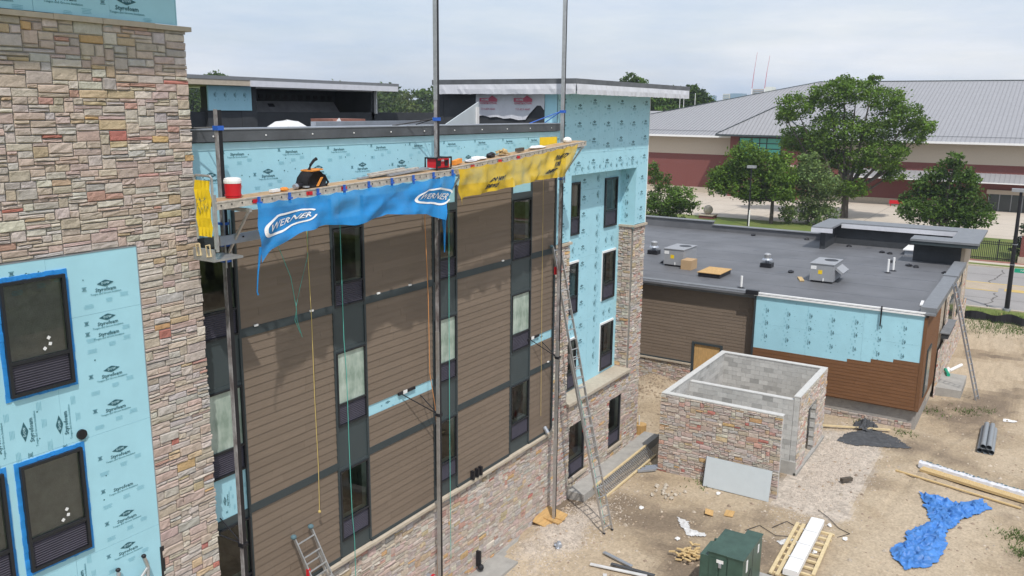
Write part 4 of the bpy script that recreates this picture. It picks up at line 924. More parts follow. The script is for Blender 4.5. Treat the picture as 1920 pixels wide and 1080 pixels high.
for x in ax:
    for y in ay: g.v.append((x, y, ghgt(x, y)))
ny = len(ay)
for i in range(len(ax)-1):
    for j in range(ny-1):
        x, y = (ax[i]+ax[i+1])/2, (ay[j]+ay[j+1])/2
        n1, n2 = fbm(x, y, .22, 5), fbm(x, y, .9, 4, 3)
        c = lerp3(TAN, LIGHT, .40+n1*1.7+n2*.8); c = lerp3(c, DARK, (-n1-.10)*2.2+n2*.5+bump(x, y, 20.9, 11.3, 2.6, 1.5, 1.0)+bump(x, y, 26.5, 10.4, 1.8, 1.6, .4)+bump(x, y, 51, 1.2, 3.0, .6, .4))
        gv = max(bump(x, y, 23.0, 12.3, 2.6, .9, 1.2), 1.25*math.exp(-(max(0, abs(y-6.0)-.9)/.6)**2)*math.exp(-(max(0, abs(x-33.2)-3.6)/1.1)**2), bump(x, y, 30.6, 9, .6, 3, 1))+n2*.45
        gv2 = max(gv-.45, 0)*2.4; c = lerp3(c, GRAV, gv2*.85); k = 1+random.uniform(-.07, .07)*(1+2.0*min(1, gv2)); g.col = tuple(q*k for q in c)
        q = i*ny+j; g.face((q, q+ny, q+ny+1, q+1))
structure(g, 'dirt_lot', smooth=True, col=True)
b = B('grassm'); b.poly([(-3000, -4000, -.25), (6000, -4000, -.25), (6000, 5000, -.25), (-3000, 5000, -.25)]); structure(b, 'ground')
b = B('asphalt'); b.poly([(69.2, -150, -.02), (88.6, -150, -.02), (88.6, 250, -.02), (69.2, 250, -.02)])
b.use('crack')
for x0, x1, y0 in ((69.5, 75.5, 3.0), (79.5, 87.5, 3.4)):
    x = x0; y = y0; w_ = .05
    while x < x1:
        x2, y2 = x+.45, y+random.uniform(-.28, .25); b.poly([(x, y-w_, -.014), (x2, y2-w_, -.014), (x2, y2+w_, -.014), (x, y+w_, -.014)]); x, y = x2, y2
b.poly([(73.2, -30, -.014), (73.26, -30, -.014), (73.26, 60, -.014), (73.2, 60, -.014)]); b.poly([(84.2, -30, -.014), (84.26, -30, -.014), (84.26, 60, -.014), (84.2, 60, -.014)])
structure(b, 'road')
b = B('yel'); b.poly([(76.4, 2.6, -.01), (76.7, 2.6, -.01), (76.7, 80, -.01), (76.4, 80, -.01)]); b.poly([(79.9, -60, -.01), (80.2, -60, -.01), (80.2, 80, -.01), (79.9, 80, -.01)]); b.poly([(76.9, -60, -.01), (78.0, -60, -.01), (78.0, 2.2, -.01), (76.9, 2.2, -.01)])
b.use(mat('worn_median', (.40, .33, .25), .9, var=.1, scale=1)); b.poly([(76.7, 2.6, -.012), (79.9, 2.6, -.012), (79.9, 80, -.012), (76.7, 80, -.012)]); b.poly([(78, -60, -.012), (79.9, -60, -.012), (79.9, 2.6, -.012), (78, 2.6, -.012)]); structure(b, 'road_marking')
b = B('stonecap'); b.box(88.6, -150, -.1, 88.85, 250, .10); b.box(68.95, -150, -.1, 69.2, 250, .10); structure(b, 'kerb')
b = B('grassm'); b.box(88.85, -150, -.2, 90.0, 250, .08); b.box(66.9, -150, -.2, 68.95, 250, .03); b.box(92.2, -150, -.2, 109.5, 250, .06); structure(b, 'grass')
b = B('plaza'); b.box(90.0, -150, -.2, 91.1, 250, .09); structure(b, 'sidewalk'); b = B('brickpave'); b.box(91.1, -150, -.2, 92.2, 250, .09); structure(b, 'paving')
b = B('plaza'); b.box(109.5, -150, -.2, 146, 250, .08); b.use('crack')
for i in range(20): b.poly([(109.6, -40+i*6, .084), (141, -40+i*6, .084), (141, -39.95+i*6, .084), (109.6, -39.95+i*6, .084)])
for i in range(5): b.poly([(112+i*6, -60, .0845), (112.05+i*6, -60, .0845), (112.05+i*6, 100, .0845), (112+i*6, 100, .0845)])
structure(b, 'plaza')
b = B('concrete'); b.box(17.2, 12.55, -.2, 20.4, FY-.07, .10); b.box(20.4, 13.12, -.2, 23.9, FY-.07, .06); structure(b, 'pavement')
fo = B('concrete').box(25.2, 12.78, -.3, 32.1, TY-.02, .34); tag(fo.build('footing_slab', None), 'grey concrete footing slab running along the foot of the stone tower', 'slab')
st = B('concrete').box(45.6, 2.55, -.2, 48.6, 3.70, .42); tag(st.build('door_step', None), 'pale concrete landing slab beside the right wall of the low wing', 'slab')
# loose stones, clods and gravel: one uncountable mass
b = B('rock'); rnd = random.Random(9)
def pebble(x, y, r, col):
    n = len(b.v); z = ghgt(x, y)+r*.15; a = rnd.random()*3
    for i in range(5): t = a+i*1.257; q = r*rnd.uniform(.7, 1.2); b.v.append((x+q*math.cos(t), y+q*math.sin(t), z-r*.2))
    b.v.append((x+rnd.uniform(-.3, .3)*r, y, z+r*rnd.uniform(.35, .75))); b.col = col
    for i in range(5): b.face((n+i, n+(i+1) % 5, n+5))
for _ in range(3800):
    x, y = rnd.uniform(19, 46), rnd.uniform(-2.5, 13.2)
    if 29.2 < x < 36.6 and 6.9 < y < 11.9: continue
    if x > 39.3 and y > 3.5: continue
    k = rnd.uniform(.75, 1.25); c = rnd.choice(((.38, .30, .22), (.33, .26, .19), (.44, .38, .31), (.27, .21, .16))); pebble(x, y, min(.10, .012+rnd.expovariate(45)), tuple(q*k for q in c))
for _ in range(9000):
    if rnd.random() < .72: x, y = rnd.gauss(33.4, 3.0), rnd.gauss(6.0, .65)
    else: x, y = rnd.gauss(23.0, 1.8), rnd.gauss(12.2, .6)
    if (29.2 < x < 36.6 and 6.95 < y < 11.9) or y > 13.2: continue
    k = rnd.uniform(.7, 1.25); pebble(x, y, rnd.uniform(.014, .04), (.45*k, .39*k, .335*k))
for _ in range(700): x, y = rnd.gauss(37.3, 1.4), rnd.gauss(15.2, 1.0); k = rnd.uniform(.6, 1.2); pebble(x, y, rnd.uniform(.02, .09), (.36*k, .28*k, .20*k))
tag(b.build('gravel', None, col=True), 'scattered gravel, pebbles and clods of earth over the dirt lot', 'gravel', kind='stuff')
# weeds
b = B('grassb')
def tuft(cx, cy, r, n, h=.13):
    for _ in range(n):
        x, y = cx+rnd.gauss(0, r), cy+rnd.gauss(0, r); z = ghgt(x, y) if x < 68 else 0; a = rnd.random()*6.3; q = h*rnd.uniform(.5, 1.3); k = rnd.uniform(.6, 1.3); b.col = (.09*k, .15*k, .035*k)
        b.poly([(x-.02*math.cos(a), y-.02*math.sin(a), z), (x+.02*math.cos(a), y+.02*math.sin(a), z), (x+.12*math.sin(a)*rnd.random(), y+.12*math.cos(a), z+q)])
for cx, cy, r, n in ((42.8, 3.5, .35, 90), (43.6, 2.1, .3, 110), (44.4, 1.3, .25, 50), (39.0, 4.2, .25, 60), (31.0, -.5, .35, 260), (29.9, -.6, .2, 100), (39.4, 6.0, .15, 60), (29.3, 12.2, .2, 60), (29.1, 9.8, .3, 60)): tuft(cx, cy, r, n)
for _ in range(70): tuft(rnd.uniform(61.5, 67.0), rnd.uniform(-6, 5), .9, 60, .2)
tag(b.build('weeds', None, col=True), 'patches of weeds and rough grass at the edges of the dirt', 'weeds', kind='stuff')
# silt fence
sf = thing('silt_fence', 'low black silt fence along the edge of the road', 'fence', (64.8, 0, 0)); b = B('blackf'); P_ = []
for i in range(60): y = 6-i*.3; P_.append((64.8-.15*(6-y)*.12+.12*math.sin(i*1.3), y, .55+.10*math.sin(i*.9)))
for p, q in zip(P_, P_[1:]): b.poly([p, q, (q[0]-.12, q[1], -.1), (p[0]-.12, p[1], -.1)])
b.build('fabric', sf)
for i in range(0, 60, 7): p = P_[i]; part('stake', 'wood', sf, (p[0]+.02, p[1]-.02, -.1, p[0]+.06, p[1]+.02, p[2]+.12))

# crumpled sheets
def inside(x, y, P):
    r = False
    for (x0, y0), (x1, y1) in zip(P, P[1:]+P[:1]):
        if (y0 > y) != (y1 > y) and x < (x1-x0)*(y-y0)/(y1-y0)+x0: r = not r
    return r
def pdist(x, y, P):
    m = 9
    for (x0, y0), (x1, y1) in zip(P, P[1:]+P[:1]):
        dx, dy = x1-x0, y1-y0; t = max(0, min(1, ((x-x0)*dx+(y-y0)*dy)/(dx*dx+dy*dy+1e-9))); m = min(m, math.hypot(x-x0-t*dx, y-y0-t*dy))
    return m
def crumple(name, m, P, label, cat, amp=.2, st=.05, fr=2.2, seed=0., base=.03, jag=.03, smooth=False):
    xs = [p[0] for p in P]; ys = [p[1] for p in P]; b = B(m); idx = {}; nx, ny_ = int((max(xs)-min(xs))/st)+2, int((max(ys)-min(ys))/st)+2
    def vid(i, j):
        if (i, j) not in idx:
            x, y = min(xs)+i*st, min(ys)+j*st; d = min(1, pdist(x, y, P)/.25)
            wx_ = x+.5*noise.noise(Vector((x*.7, y*.7, seed+2))); r = 1-abs(noise.noise(Vector((wx_*fr*.45, (y+.35*math.sin(x*1.1))*fr*1.9, seed))))*2.6; r2_ = 1-abs(noise.noise(Vector(((x+y*.6)*fr*2.4, (y-x*.5)*fr*1.1, seed+4))))*2.4; r3_ = noise.noise(Vector((x*9, y*9, seed)))
            x += jag*noise.noise(Vector((x*5, y*5, seed+9))); y += jag*noise.noise(Vector((x*5, y*5, seed+19)))
            idx[(i, j)] = len(b.v); b.v.append((x, y, ghgt(x, y)+base+amp*(.25+.75*d)*(max(0, r)**2*.50+max(0, r2_)**2*.42+r3_*.14)))
        return idx[(i, j)]
    for i in range(nx):
        for j in range(ny_):
            if inside(min(xs)+(i+.5)*st, min(ys)+(j+.5)*st, P): b.face((vid(i, j), vid(i+1, j), vid(i+1, j+1), vid(i, j+1)))
    return tag(b.build(name, None, smooth=smooth), label, cat)
crumple('blue_tarp', 'tarp', [(32.95, 2.80), (32.7, 1.95), (32.55, 1.5), (33.48, 0.8), (32.9, .45), (32.4, 0.6), (31.1, 1.28), (29.84, 1.60), (28.4, 1.45), (27.25, 1.75), (26.73, 2.37), (27.2, 2.87), (27.9, 3.0), (28.55, 2.67), (29.37, 2.73), (30.53, 2.13), (31.67, 2.44)], 'crumpled bright blue tarp lying on the dirt', 'tarp', .26, .03, 1.7, 1., .03, .14, True)
crumple('fabric_sheet', 'greyfab', [(36.46, 6.49), (37.5, 6.35), (38.2, 5.9), (38.72, 5.24), (38.3, 4.4), (37.27, 3.65), (36.87, 4.6), (36.40, 5.7)], 'flat dark grey fabric sheet spread on the dirt beside the gravel', 'fabric sheet', .09, .08, .8, 3., .02, .05)
crumple('fabric_sheet', 'greyfab', [(39.0, 6.3), (39.6, 5.8), (39.0, 5.2), (38.3, 5.4), (38.2, 6.1)], 'bunched black fabric heap against the brown wall of the low wing', 'fabric sheet', .45, .06, 2.2, 5., .05, .08)
crumple('plastic_film', 'film', [(26.1, 9.6), (26.0, 9.15), (25.5, 8.9), (25.45, 8.35), (25.2, 8.3), (25.0, 8.75), (25.3, 9.1)], 'torn clear plastic film lying on the dirt left of the green transformer', 'plastic film', .10, .05, 2, 7., .02, .08)
crumple('plastic_film', 'film', [(26.3, 6.2), (26.9, 5.9), (26.7, 5.75), (26.1, 6.0)], 'small scrap of clear film between the transformer and the pallet', 'plastic film', .08, .05, 2, 8., .02, .08)
crumple('rag', 'white', [(43.2, .62), (43.6, .55), (43.6, .05), (43.3, .1)], 'white rag lying on the dirt beyond the grey pipes', 'rag', .05, .06, 2, 9., .02, .05)
# plywood pad, leaning board
pp = thing('plywood_pad', 'plywood sheet with timber blocks under the foot of the far scaffold post', 'plywood', (23.2, 12.9, .2))
b = B('plywood'); b.obox((22.60, 12.42, .12), (1.15, .22, .10), (.02, .95, .12), (0, 0, .03)); b.build('sheet', pp)
b = B('plywood'); b.obox((22.9, 12.55, .25), (.10, .62, .0), (.22, -.04, 0), (0, 0, .05)); b.build('block', pp); b = B('plywood'); b.obox((23.12, 12.5, .30), (.05, .5, .0), (.16, -.02, 0), (0, 0, .04)); b.build('block', pp)
bo = thing('insulation_sheet', 'pale grey sheet leaning on the stone front of the block enclosure', 'board', (29.0, 8.5, 0))
b = B('insul'); b.obox((28.98, 7.27, .02), (0, 2.45, 0), (.24, 0, 1.10), (.035, 0, -.008)); b.build('sheet', bo)
b = B('greyfab'); b.obox((28.97, 9.72, .02), (0, .02, 0), (.24, 0, 1.10), (.035, 0, -.008)); b.build('sheet_edge', bo)
# transformer
tf = thing('transformer', 'dark green pad-mounted electrical transformer cabinet in the foreground', 'transformer', (22.3, 6.6, 0))
b = B('green'); b.box(21.72, 6.42, .12, 23.22, 7.00, 1.53); b.build('tank', tf)
b = B('green'); b.box(21.68, 5.99, .12, 23.52, 6.418, 1.54); b.build('cabinet', tf)
b = B('green'); b.box(21.66, 5.97, 1.54, 23.55, 6.44, 1.57); b.box(21.70, 6.44, 1.53, 23.25, 7.03, 1.56); b.build('lid', tf)
for i in range(6): b = B('green'); b.box(21.85+i*.20, 7.03, .3, 21.93+i*.20, 7.22, 1.35); b.build('radiator_fin', tf)
part('radiator_cover', 'green', tf, (21.72, 7.001, 1.36, 22.6, 7.24, 1.40), (21.72, 7.0, .2, 21.80, 7.24, 1.36))
for y0, y1 in ((6.46, 6.66), (6.70, 6.96)): b = B('green'); b.box(21.695, y0, .2, 21.718, y1, 1.38); b.build('door', tf)
part('padlock', 'galv', tf, (21.66, 6.60, 1.15, 21.70, 6.68, 1.28)); part('warning_label', 'white', tf, (21.688, 6.55, 1.28, 21.694, 6.75, 1.38)); part('nameplate', 'white', tf, (22.0, 5.975, 1.05, 22.12, 5.989, 1.40)); part('nameplate', 'white', tf, (23.1, 5.975, 1.15, 23.2, 5.989, 1.40))
b = B('blackp')
for dx, dz in ((0, 0), (.05, .02), (-.04, -.08)): b.obox((22.35+dx, 5.98, .85+dz), (.08, 0, .08), (0, .008, 0), (-.015, 0, .015)); b.obox((22.35+dx, 5.979, .93+dz), (.08, 0, -.08), (0, .008, 0), (.015, 0, .015))
b.build('hazard_mark', tf); part('seam', 'blackp', tf, (22.62, 5.985, .15, 22.64, 5.991, 1.5)); part('concrete_pad', 'concrete', tf, (21.4, 5.7, -.1, 23.9, 7.5, .12))
# pallet with wrapped bundle
pl = thing('long_pallet', 'long pale wooden pallet lying beside the green transformer', 'pallet', (26, 5.4, 0))
for y in (5.56, 5.76): b = B('lightwood'); b.obox((24.0, y-.02, .10), (3.75, .12, 0), (0, .11, 0), (0, 0, .05)); b.build('board', pl)
b = B('lightwood'); b.obox((24.6, 4.62, .10), (3.0, .12, 0), (0, .11, 0), (0, 0, .05)); b.build('board', pl)
for i in range(9): b = B('lightwood'); b.obox((24.15+i*.43, 4.70, .03), (.09, 0, 0), (0, 1.18, 0), (0, 0, .065)); b.build('cross_slat', pl)
wb = thing('wrapped_bundle', 'white plastic wrapped bundle lying on the long pallet', 'bundle', (26, 5.2, .15))
b = B('white'); n = 26
for i in range(n+1):
    x = 24.1+3.9*i/n; y = 5.02+.10*i/n
    for a, c in ((0, 0), (0, .17), (.03, .2), (.41, .2), (.44, .17), (.44, 0)): b.v.append((x, y+a, .155+c+random.uniform(-.008, .008)))
for i in range(n):
    for k in range(5): q = i*6+k; b.face((q, q+6, q+7, q+1))
b.face(tuple(range(6))[::-1]); b.face(tuple(n*6+k for k in range(6))); b.build('wrapping', wb)
b = B('film')
for x in (24.9, 25.9, 26.9): b.box(x, 5.05+(x-24.1)*.026-.005, .36, x+.05, 5.49+(x-24.1)*.026, .367)
b.build('strap', wb)
# lumber and wrapped boards at right
lu = thing('lumber_stack', 'stack of long yellow boards at the right edge of the dirt lot', 'lumber', (34.8, 1.2, 0)); d = Vector((-1.25, -4.6, 0)); pr_ = Vector((.96, -.26, 0))
for i in range(4):
    for k in range(2): b = B('wood'); b.obox(Vector((34.95, 3.05, .04+k*.055))+pr_*(i*.10), d, pr_*.09, (0, 0, .045)); b.build('board', lu)
wr = thing('wrapped_boards', 'white printed wrap around long boards lying beside the lumber', 'bundle', (35.3, 1.2, 0)); b = B('wrap'); n = 40; o = Vector((35.35, 3.15, .04))
for i in range(n+1):
    p = o+d*(i/n); 
    for a, c in ((0, 0), (.02, .20), (.12, .25), (.26, .22), (.34, .12), (.36, 0)): q = p+pr_*(a+random.uniform(-.02, .02)); b.v.append((q.x, q.y, q.z+c+random.uniform(-.02, .02)))
for i in range(n):
    for k in range(5): q = i*6+k; b.face((q, q+6, q+7, q+1))
b.face(tuple(range(6))); b.build('wrapping', wr)
b = B('ink')
for i in range(34): q = o+d*((i+.5)/35)+pr_*(.12+random.uniform(-.03, .08)); b.obox((q.x, q.y, q.z+.262), d.normalized()*random.uniform(.05, .12), pr_*random.uniform(.03, .08), (0, 0, .004))
b.build('printed_marks', wr)
blk('plank', 'wood', (34.45, 3.85, .03), (-1.05, -4.3, 0), (.09, -.02, 0), (0, 0, .045), 'single long plank lying in front of the lumber stack', 'plank')
blk('plank', 'lightwood', (37.6, 7.6, .10), (1.2, -2.9, 0), (.10, .04, 0), (0, 0, .05), 'long pale plank lying over the grey fabric sheet', 'plank')
pi = thing('pipe_bundle', 'bundle of grey corrugated pipes lying on the dirt at the right', 'pipe', (40, 1, 0))
for k, (dy, dz) in enumerate(((0, .11), (.22, .11), (-.22, .11), (.11, .30), (-.11, .30))):
    b = B('pipe'); n = 14; A = Vector((38.45, 1.0+dy, dz)); Dd = Vector((3.1, .05, 0))
    for rr_, rev in ((.105, 0), (.095, 1)):
        q0 = len(b.v)
        for i in (0, 1):
            for j in range(n): t = 2*math.pi*j/n; p = A+Dd*i; b.v.append((p.x, p.y+rr_*math.cos(t), p.z+rr_*math.sin(t)))
        for j in range(n): f = (q0+j, q0+(j+1) % n, q0+n+(j+1) % n, q0+n+j); b.face(f)
    b.build('pipe', pi, smooth=True)
for k, (a, c, lab, m) in enumerate((((48.6, 3.55, .08), (49.7, 4.05, .12), 'white plastic pipe leaning on the right wall of the low wing', 'white'), ((49.2, 3.5, .06), (50.6, 3.6, .12), 'white plastic pipe in the middle of the pipe scraps', 'white'), ((50.3, 3.5, .08), (51.9, 3.05, .08), 'white plastic pipe lying farthest from the low wing', 'white'), ((47.9, 3.35, .5), (48.9, 3.6, .5), 'green plastic pipe lying on the landing slab', 'signg'))):
    b = B(m); b.tube([a, c], .09, 8); tag(b.build('plastic_pipe', None), lab, 'pipe', 'plastic pipes beside the low wing')
# scrap in the foreground
for k, (o_, a, m, lab) in enumerate((((21.6, 10.65, .06), (.32, -1.75, 0), 'film', 'grey weathered board left of the metal strip'), ((21.95, 10.1, .08), (.1, -1.4, 0), 'greyfab', 'dark metal strip lying beside the weathered boards'), ((22.5, 10.6, .05), (-.3, -1.1, 0), 'galv', 'thin metal strip crossing the boards'), ((21.3, 9.95, .06), (-.5, -.25, 0), 'film', 'short pale board below the dark strip'), ((22.65, 5.85, .05), (.75, -.1, 0), 'galv', 'blue grey metal strip between the transformer and the pallet'))):
    blk('scrap_board', m, o_, a, Vector(a).normalized().cross(Vector((0, 0, 1)))*.12, (0, 0, .03), lab, 'scrap', 'scrap boards in the foreground dirt')
b = B('wood')
for i in range(46): c = Vector((23.75+rnd.gauss(0, .20), 8.25+rnd.gauss(0, .22), .08+rnd.random()*.12)); a = rnd.random()*6.3; b.bar(c, c+Vector((math.cos(a)*rnd.uniform(.1, .25), math.sin(a)*.2, rnd.uniform(-.04, .04))), .07, .03)
tag(b.build('wood_offcuts', None), 'heap of yellow wood offcuts beside the green transformer', 'offcuts')
blk('cardboard_scrap', 'plywood', (26.75, 8.55, .05), (.35, .1, .02), (-.05, .28, .04), (0, 0, .02), 'torn tan cardboard scrap below the pale grey sheet', 'cardboard', 'cardboard scraps'); blk('cardboard_scrap', 'plywood', (27.05, 7.95, .05), (.40, .05, .03), (-.05, .30, .0), (0, 0, .02), 'torn cardboard scrap with curled edge right of the other scrap', 'cardboard', 'cardboard scraps')
for pts, lab in (([(26.4, 7.3, .04), (27.0, 7.0, .05), (26.6, 6.35, .04), (26.8, 5.95, .04)], 'thin black cable running from the transformer to the pallet'), ([(27.1, 6.6, .04), (27.8, 6.3, .05), (27.6, 5.9, .04)], 'short black cable behind the pallet'), ([(29.3, 5.6, .04), (28.9, 5.2, .06), (28.3, 4.7, .04), (28.1, 4.3, .04), (27.6, 4.6, .04)], 'thin black cable curling right of the pallet')):
    b = B('blackp'); b.tube(pts, .012, 5); tag(b.build('cable', None), lab, 'cable')
b = B('bark'); b.obox((32.1, 5.35, .06), (.35, -.3, .0), (.1, .12, 0), (0, 0, .14)); tag(b.build('wood_stump', None), 'short brown log lying on the gravel beside the enclosure', 'log')
for k in range(3):
    b = B('galv'); b.obox((28.7+k*.25, 12.25-k*.05, .02), (.5, -.55, .02), (.10, .08, 0), (0, 0, .08)); tag(b.build('concrete_offcut', None), ['concrete offcut nearest the corner of the enclosure', 'middle concrete offcut beside the enclosure', 'concrete offcut farthest from the camera beside the enclosure'][k], 'offcut', 'offcuts at the enclosure corner')
for k, (x, y, c_) in enumerate(((21.9, 12.0, 'a'), (21.0, 9.6, 'b'), (24.6, 9.0, 'c'), (28.6, 9.0, 'd'), (26.0, 10.9, 'e'), (28.3, 5.0, 'f'), (27.6, 4.35, 'g'), (26.2, 5.0, 'h'))):
    junk('litter', 'white' if k != 0 else 'galv', (x, y, ghgt(x, y)+.04), ((.10, .08, .04) if k else (.16, .12, .12)), ['grey plastic scrap on the dark soil near the stone wall', 'white scrap at the bottom of the dark soil', 'white scrap left of the transformer', 'white scrap below the pale grey sheet', 'pale rubble beyond the ladder foot', 'white scrap above the pallet', 'white scrap right of the pallet', 'white scrap between transformer and pallet'][k], 'litter', 'bits of litter on the dirt', .35)
b = B('rock'); b.col = (.5, .45, .38)
for i in range(18): b.ball((27.6+rnd.gauss(0, .3), 10.6+rnd.gauss(0, .25), .04), rnd.uniform(.03, .09), nu=6, nv=4, jit=.3)
tag(b.build('rubble', None, col=True), 'pale rubble between the truss and the enclosure', 'rubble')
pt = thing('flower_tub', 'tan tub with a white rod standing at the end of the tower footing', 'tub', (32.6, 13.9, 0)); b = B('plywood'); b.tube([(32.6, 13.9, 0), (32.6, 13.9, .42)], [.25, .28], 12); b.build('tub', pt); b = B('white'); b.tube([(32.5, 13.9, .4), (32.45, 13.9, .85)], .03, 6); b.build('rod', pt)

# things on the roof of the low wing
RZ_ = 5.30
def hvac(x, y, lab, duct=False):
    h = thing('rooftop_unit', lab, 'air conditioner', (x, y, RZ_), 'rooftop air conditioning units'); W_, D_, H2 = 2.0, 1.15, .95
    part('housing', 'hvac', h, (x, y, RZ_+.10, x+W_, y+D_, RZ_+H2)); part('top_cover', 'hvac', h, (x-.03, y-.03, RZ_+H2, x+W_+.03, y+D_+.03, RZ_+H2+.04)); part('curb', 'blackp', h, (x+.05, y+.05, RZ_, x+W_-.05, y+D_-.05, RZ_+.10))
    b = B('blackp'); b.tube([(x+1.35, y+.42, RZ_+H2+.04), (x+1.35, y+.42, RZ_+H2+.055)], .34, 20); b.build('fan_grille', h)
    part('warning_label', 'yellow', h, (x-.008, y+.55, RZ_+.45, x, y+.75, RZ_+.65)); part('data_plate', 'white', h, (x-.008, y+.85, RZ_+.68, x, y+1.12, RZ_+.85)); part('pipe_stub', 'white', h, (x-.04, y+.45, RZ_+.10, x-.0, y+.50, RZ_+.25))
    if duct: b = B('hvac'); b.obox((x+.3, y-.35, RZ_+.45), (1.4, 0, 0), (0, .35, .25), (0, -.06, .10)); b.build('intake_hood', h)
hvac(44.15, 16.70, 'grey rooftop air conditioner beside a cardboard box'); hvac(44.2, 8.75, 'grey rooftop air conditioner with an intake hood on its right side', True)
cb = B('card'); cb.box(43.6, 16.02, RZ_, 44.5, 16.62, RZ_+.52); cx_ = cb.build('cardboard_box', None); tag(cx_, 'brown cardboard box on the roof beside the air conditioner', 'box')
for x, y, lab in ((47.5, 19.85, 'silver roof vent on a black curb near the stone pier'), (47.1, 12.9, 'silver roof vent on a black curb in the middle of the roof')):
    v = thing('roof_vent', lab, 'vent', (x, y, RZ_), 'silver roof vents'); part('curb', 'blackp', v, (x-.3, y-.3, RZ_, x+.3, y+.3, RZ_+.25))
    b = B('galv'); b.tube([(x, y, RZ_+.25), (x, y, RZ_+.42)], .12, 12); b.tube([(x, y, RZ_+.42), (x, y, RZ_+.50)], [.30, .22], 14); b.build('collar', v); b = B('alu'); b.tube([(x, y, RZ_+.50), (x, y, RZ_+.72), (x, y, RZ_+.78)], [.18, .2, .12], 14); b.build('cap', v)
ht = thing('roof_hatch', 'low black roof curb covered with a plywood sheet', 'hatch', (43, 14.5, RZ_)); part('curb', 'blackp', ht, (42.2, 13.95, RZ_, 44.0, 15.1, RZ_+.22)); part('cover', 'plywood', ht, (42.15, 13.9, RZ_+.22, 44.05, 15.15, RZ_+.25))
for x, y, h_, lab in ((40.6, 12.3, .60, 'white vent pipe near the front roof edge'), (49.2, 6.95, .75, 'white vent pipe, front one of the pair on the roof'), (50.0, 6.80, .75, 'white vent pipe, rear one of the pair on the roof')):
    v = thing('vent_pipe', lab, 'vent pipe', (x, y, RZ_), 'white vent pipes on the roof'); b = B('white'); b.tube([(x, y, RZ_), (x, y, RZ_+h_)], .06, 10); b.build('pipe', v); b = B('blackp'); b.tube([(x, y, RZ_), (x, y, RZ_+.06)], [.2, .08], 10); b.build('flashing', v)
for k, (x, y) in enumerate(((45.0, 18.2), (46.2, 11.35), (58.8, 17.2), (59, 13.6), (56.3, 8.4), (56.0, 7.9), (52.9, 7.3), (52.2, 6.3), (51.9, 5.9), (50.8, 4.3), (57.6, 10.6))):
    b = B('blackp'); b.ball((x, y, RZ_+.04), random.uniform(.12, .25), .18, .09, 8, 5, .2); tag(b.build('roofing_scrap', None), ['black scrap left of the boxed air conditioner', 'black pipe boot right of the middle vent', 'black scrap by the rear parapet left', 'black scrap by the rear parapet right', 'black scrap below the rear curb', 'second black scrap below the rear curb', 'black scrap behind the pair of vent pipes', 'black scrap right of the pair of vent pipes', 'black scrap farther right of the vent pipes', 'black scrap by the right parapet', 'black scrap at the raised rear wall'][k], 'scrap', 'black scraps on the roof')
b = B('wood'); b.obox((44.0, 10.1, RZ_+.02), (.9, .35, 0), (-.1, .2, 0), (0, 0, .06)); tag(b.build('wood_block', None), 'wood blocks left of the hooded air conditioner', 'wood block')
sk = B('galv'); sk.box(56.2, 6.35, RZ_, 58.2, 7.1, RZ_+.30); sk.use('white'); sk.box(56.1, 6.3, RZ_+.30, 58.3, 7.2, RZ_+.36); tag(sk.build('skylight_curb', None), 'low silver curb beside the dark raised parapet', 'curb')
blk('foam_scrap', 'white', (41.3, 4.25, RZ_+.02), (1.0, .05, 0), (0, .12, 0), (0, 0, .06), 'white foam scrap at the front right corner of the roof', 'scrap')
# things on the main roof
q = B('brickpave'); q.obox((18.7, 18, 12.6), (1.4, 0, 0), (0, .9, 0), (-.12, 0, .86)); tag(q.build('covered_stack', None), 'red covered stack on the main roof behind the parapet', 'stack')
b = B('white'); b.poly([(18.2, 17.9, 12.9), (19.2, 17.9, 12.9), (18.75, 17.9, 13.50)]); b.poly([(18.2, 17.9, 12.9), (18.75, 17.9, 13.50), (18.9, 18.6, 13.1)]); b.poly([(19.2, 17.9, 12.9), (18.9, 18.6, 13.1), (18.75, 17.9, 13.50)]); tag(b.build('plastic_sheet', None), 'white sheet left of the red covered stack', 'sheet')
b = B('film'); b.ball((16.8, 18, 13.1), .75, .5, .34, 12, 6, .06); tag(b.build('insulation_heap', None), 'pale grey heap behind the parapet', 'heap')
b = B('galv'); b.box(17.5, 17.6, 13.0, 23.0, 17.8, 13.40); tag(b.build('roof_sheet', None), 'long pale sheet edge behind the parapet', 'sheet')
b = B('insul'); b.poly([(20.9, 16.2, 13.0), (23.5, 16.2, 13.0), (23.5, 16.2, 14.02)]); b.poly([(20.9, 16.24, 13.0), (23.5, 16.24, 14.02), (23.5, 16.24, 13.0)]); b.poly([(20.9, 16.2, 13.0), (23.5, 16.2, 14.02), (23.5, 16.24, 14.02), (20.9, 16.24, 13.0)]); b.use('white'); b.box(23.3, 16.14, 13.0, 23.44, 16.19, 13.85)
tag(b.build('gable_sheet', None), 'grey triangular sheet standing behind the parapet left of the tower', 'sheet')

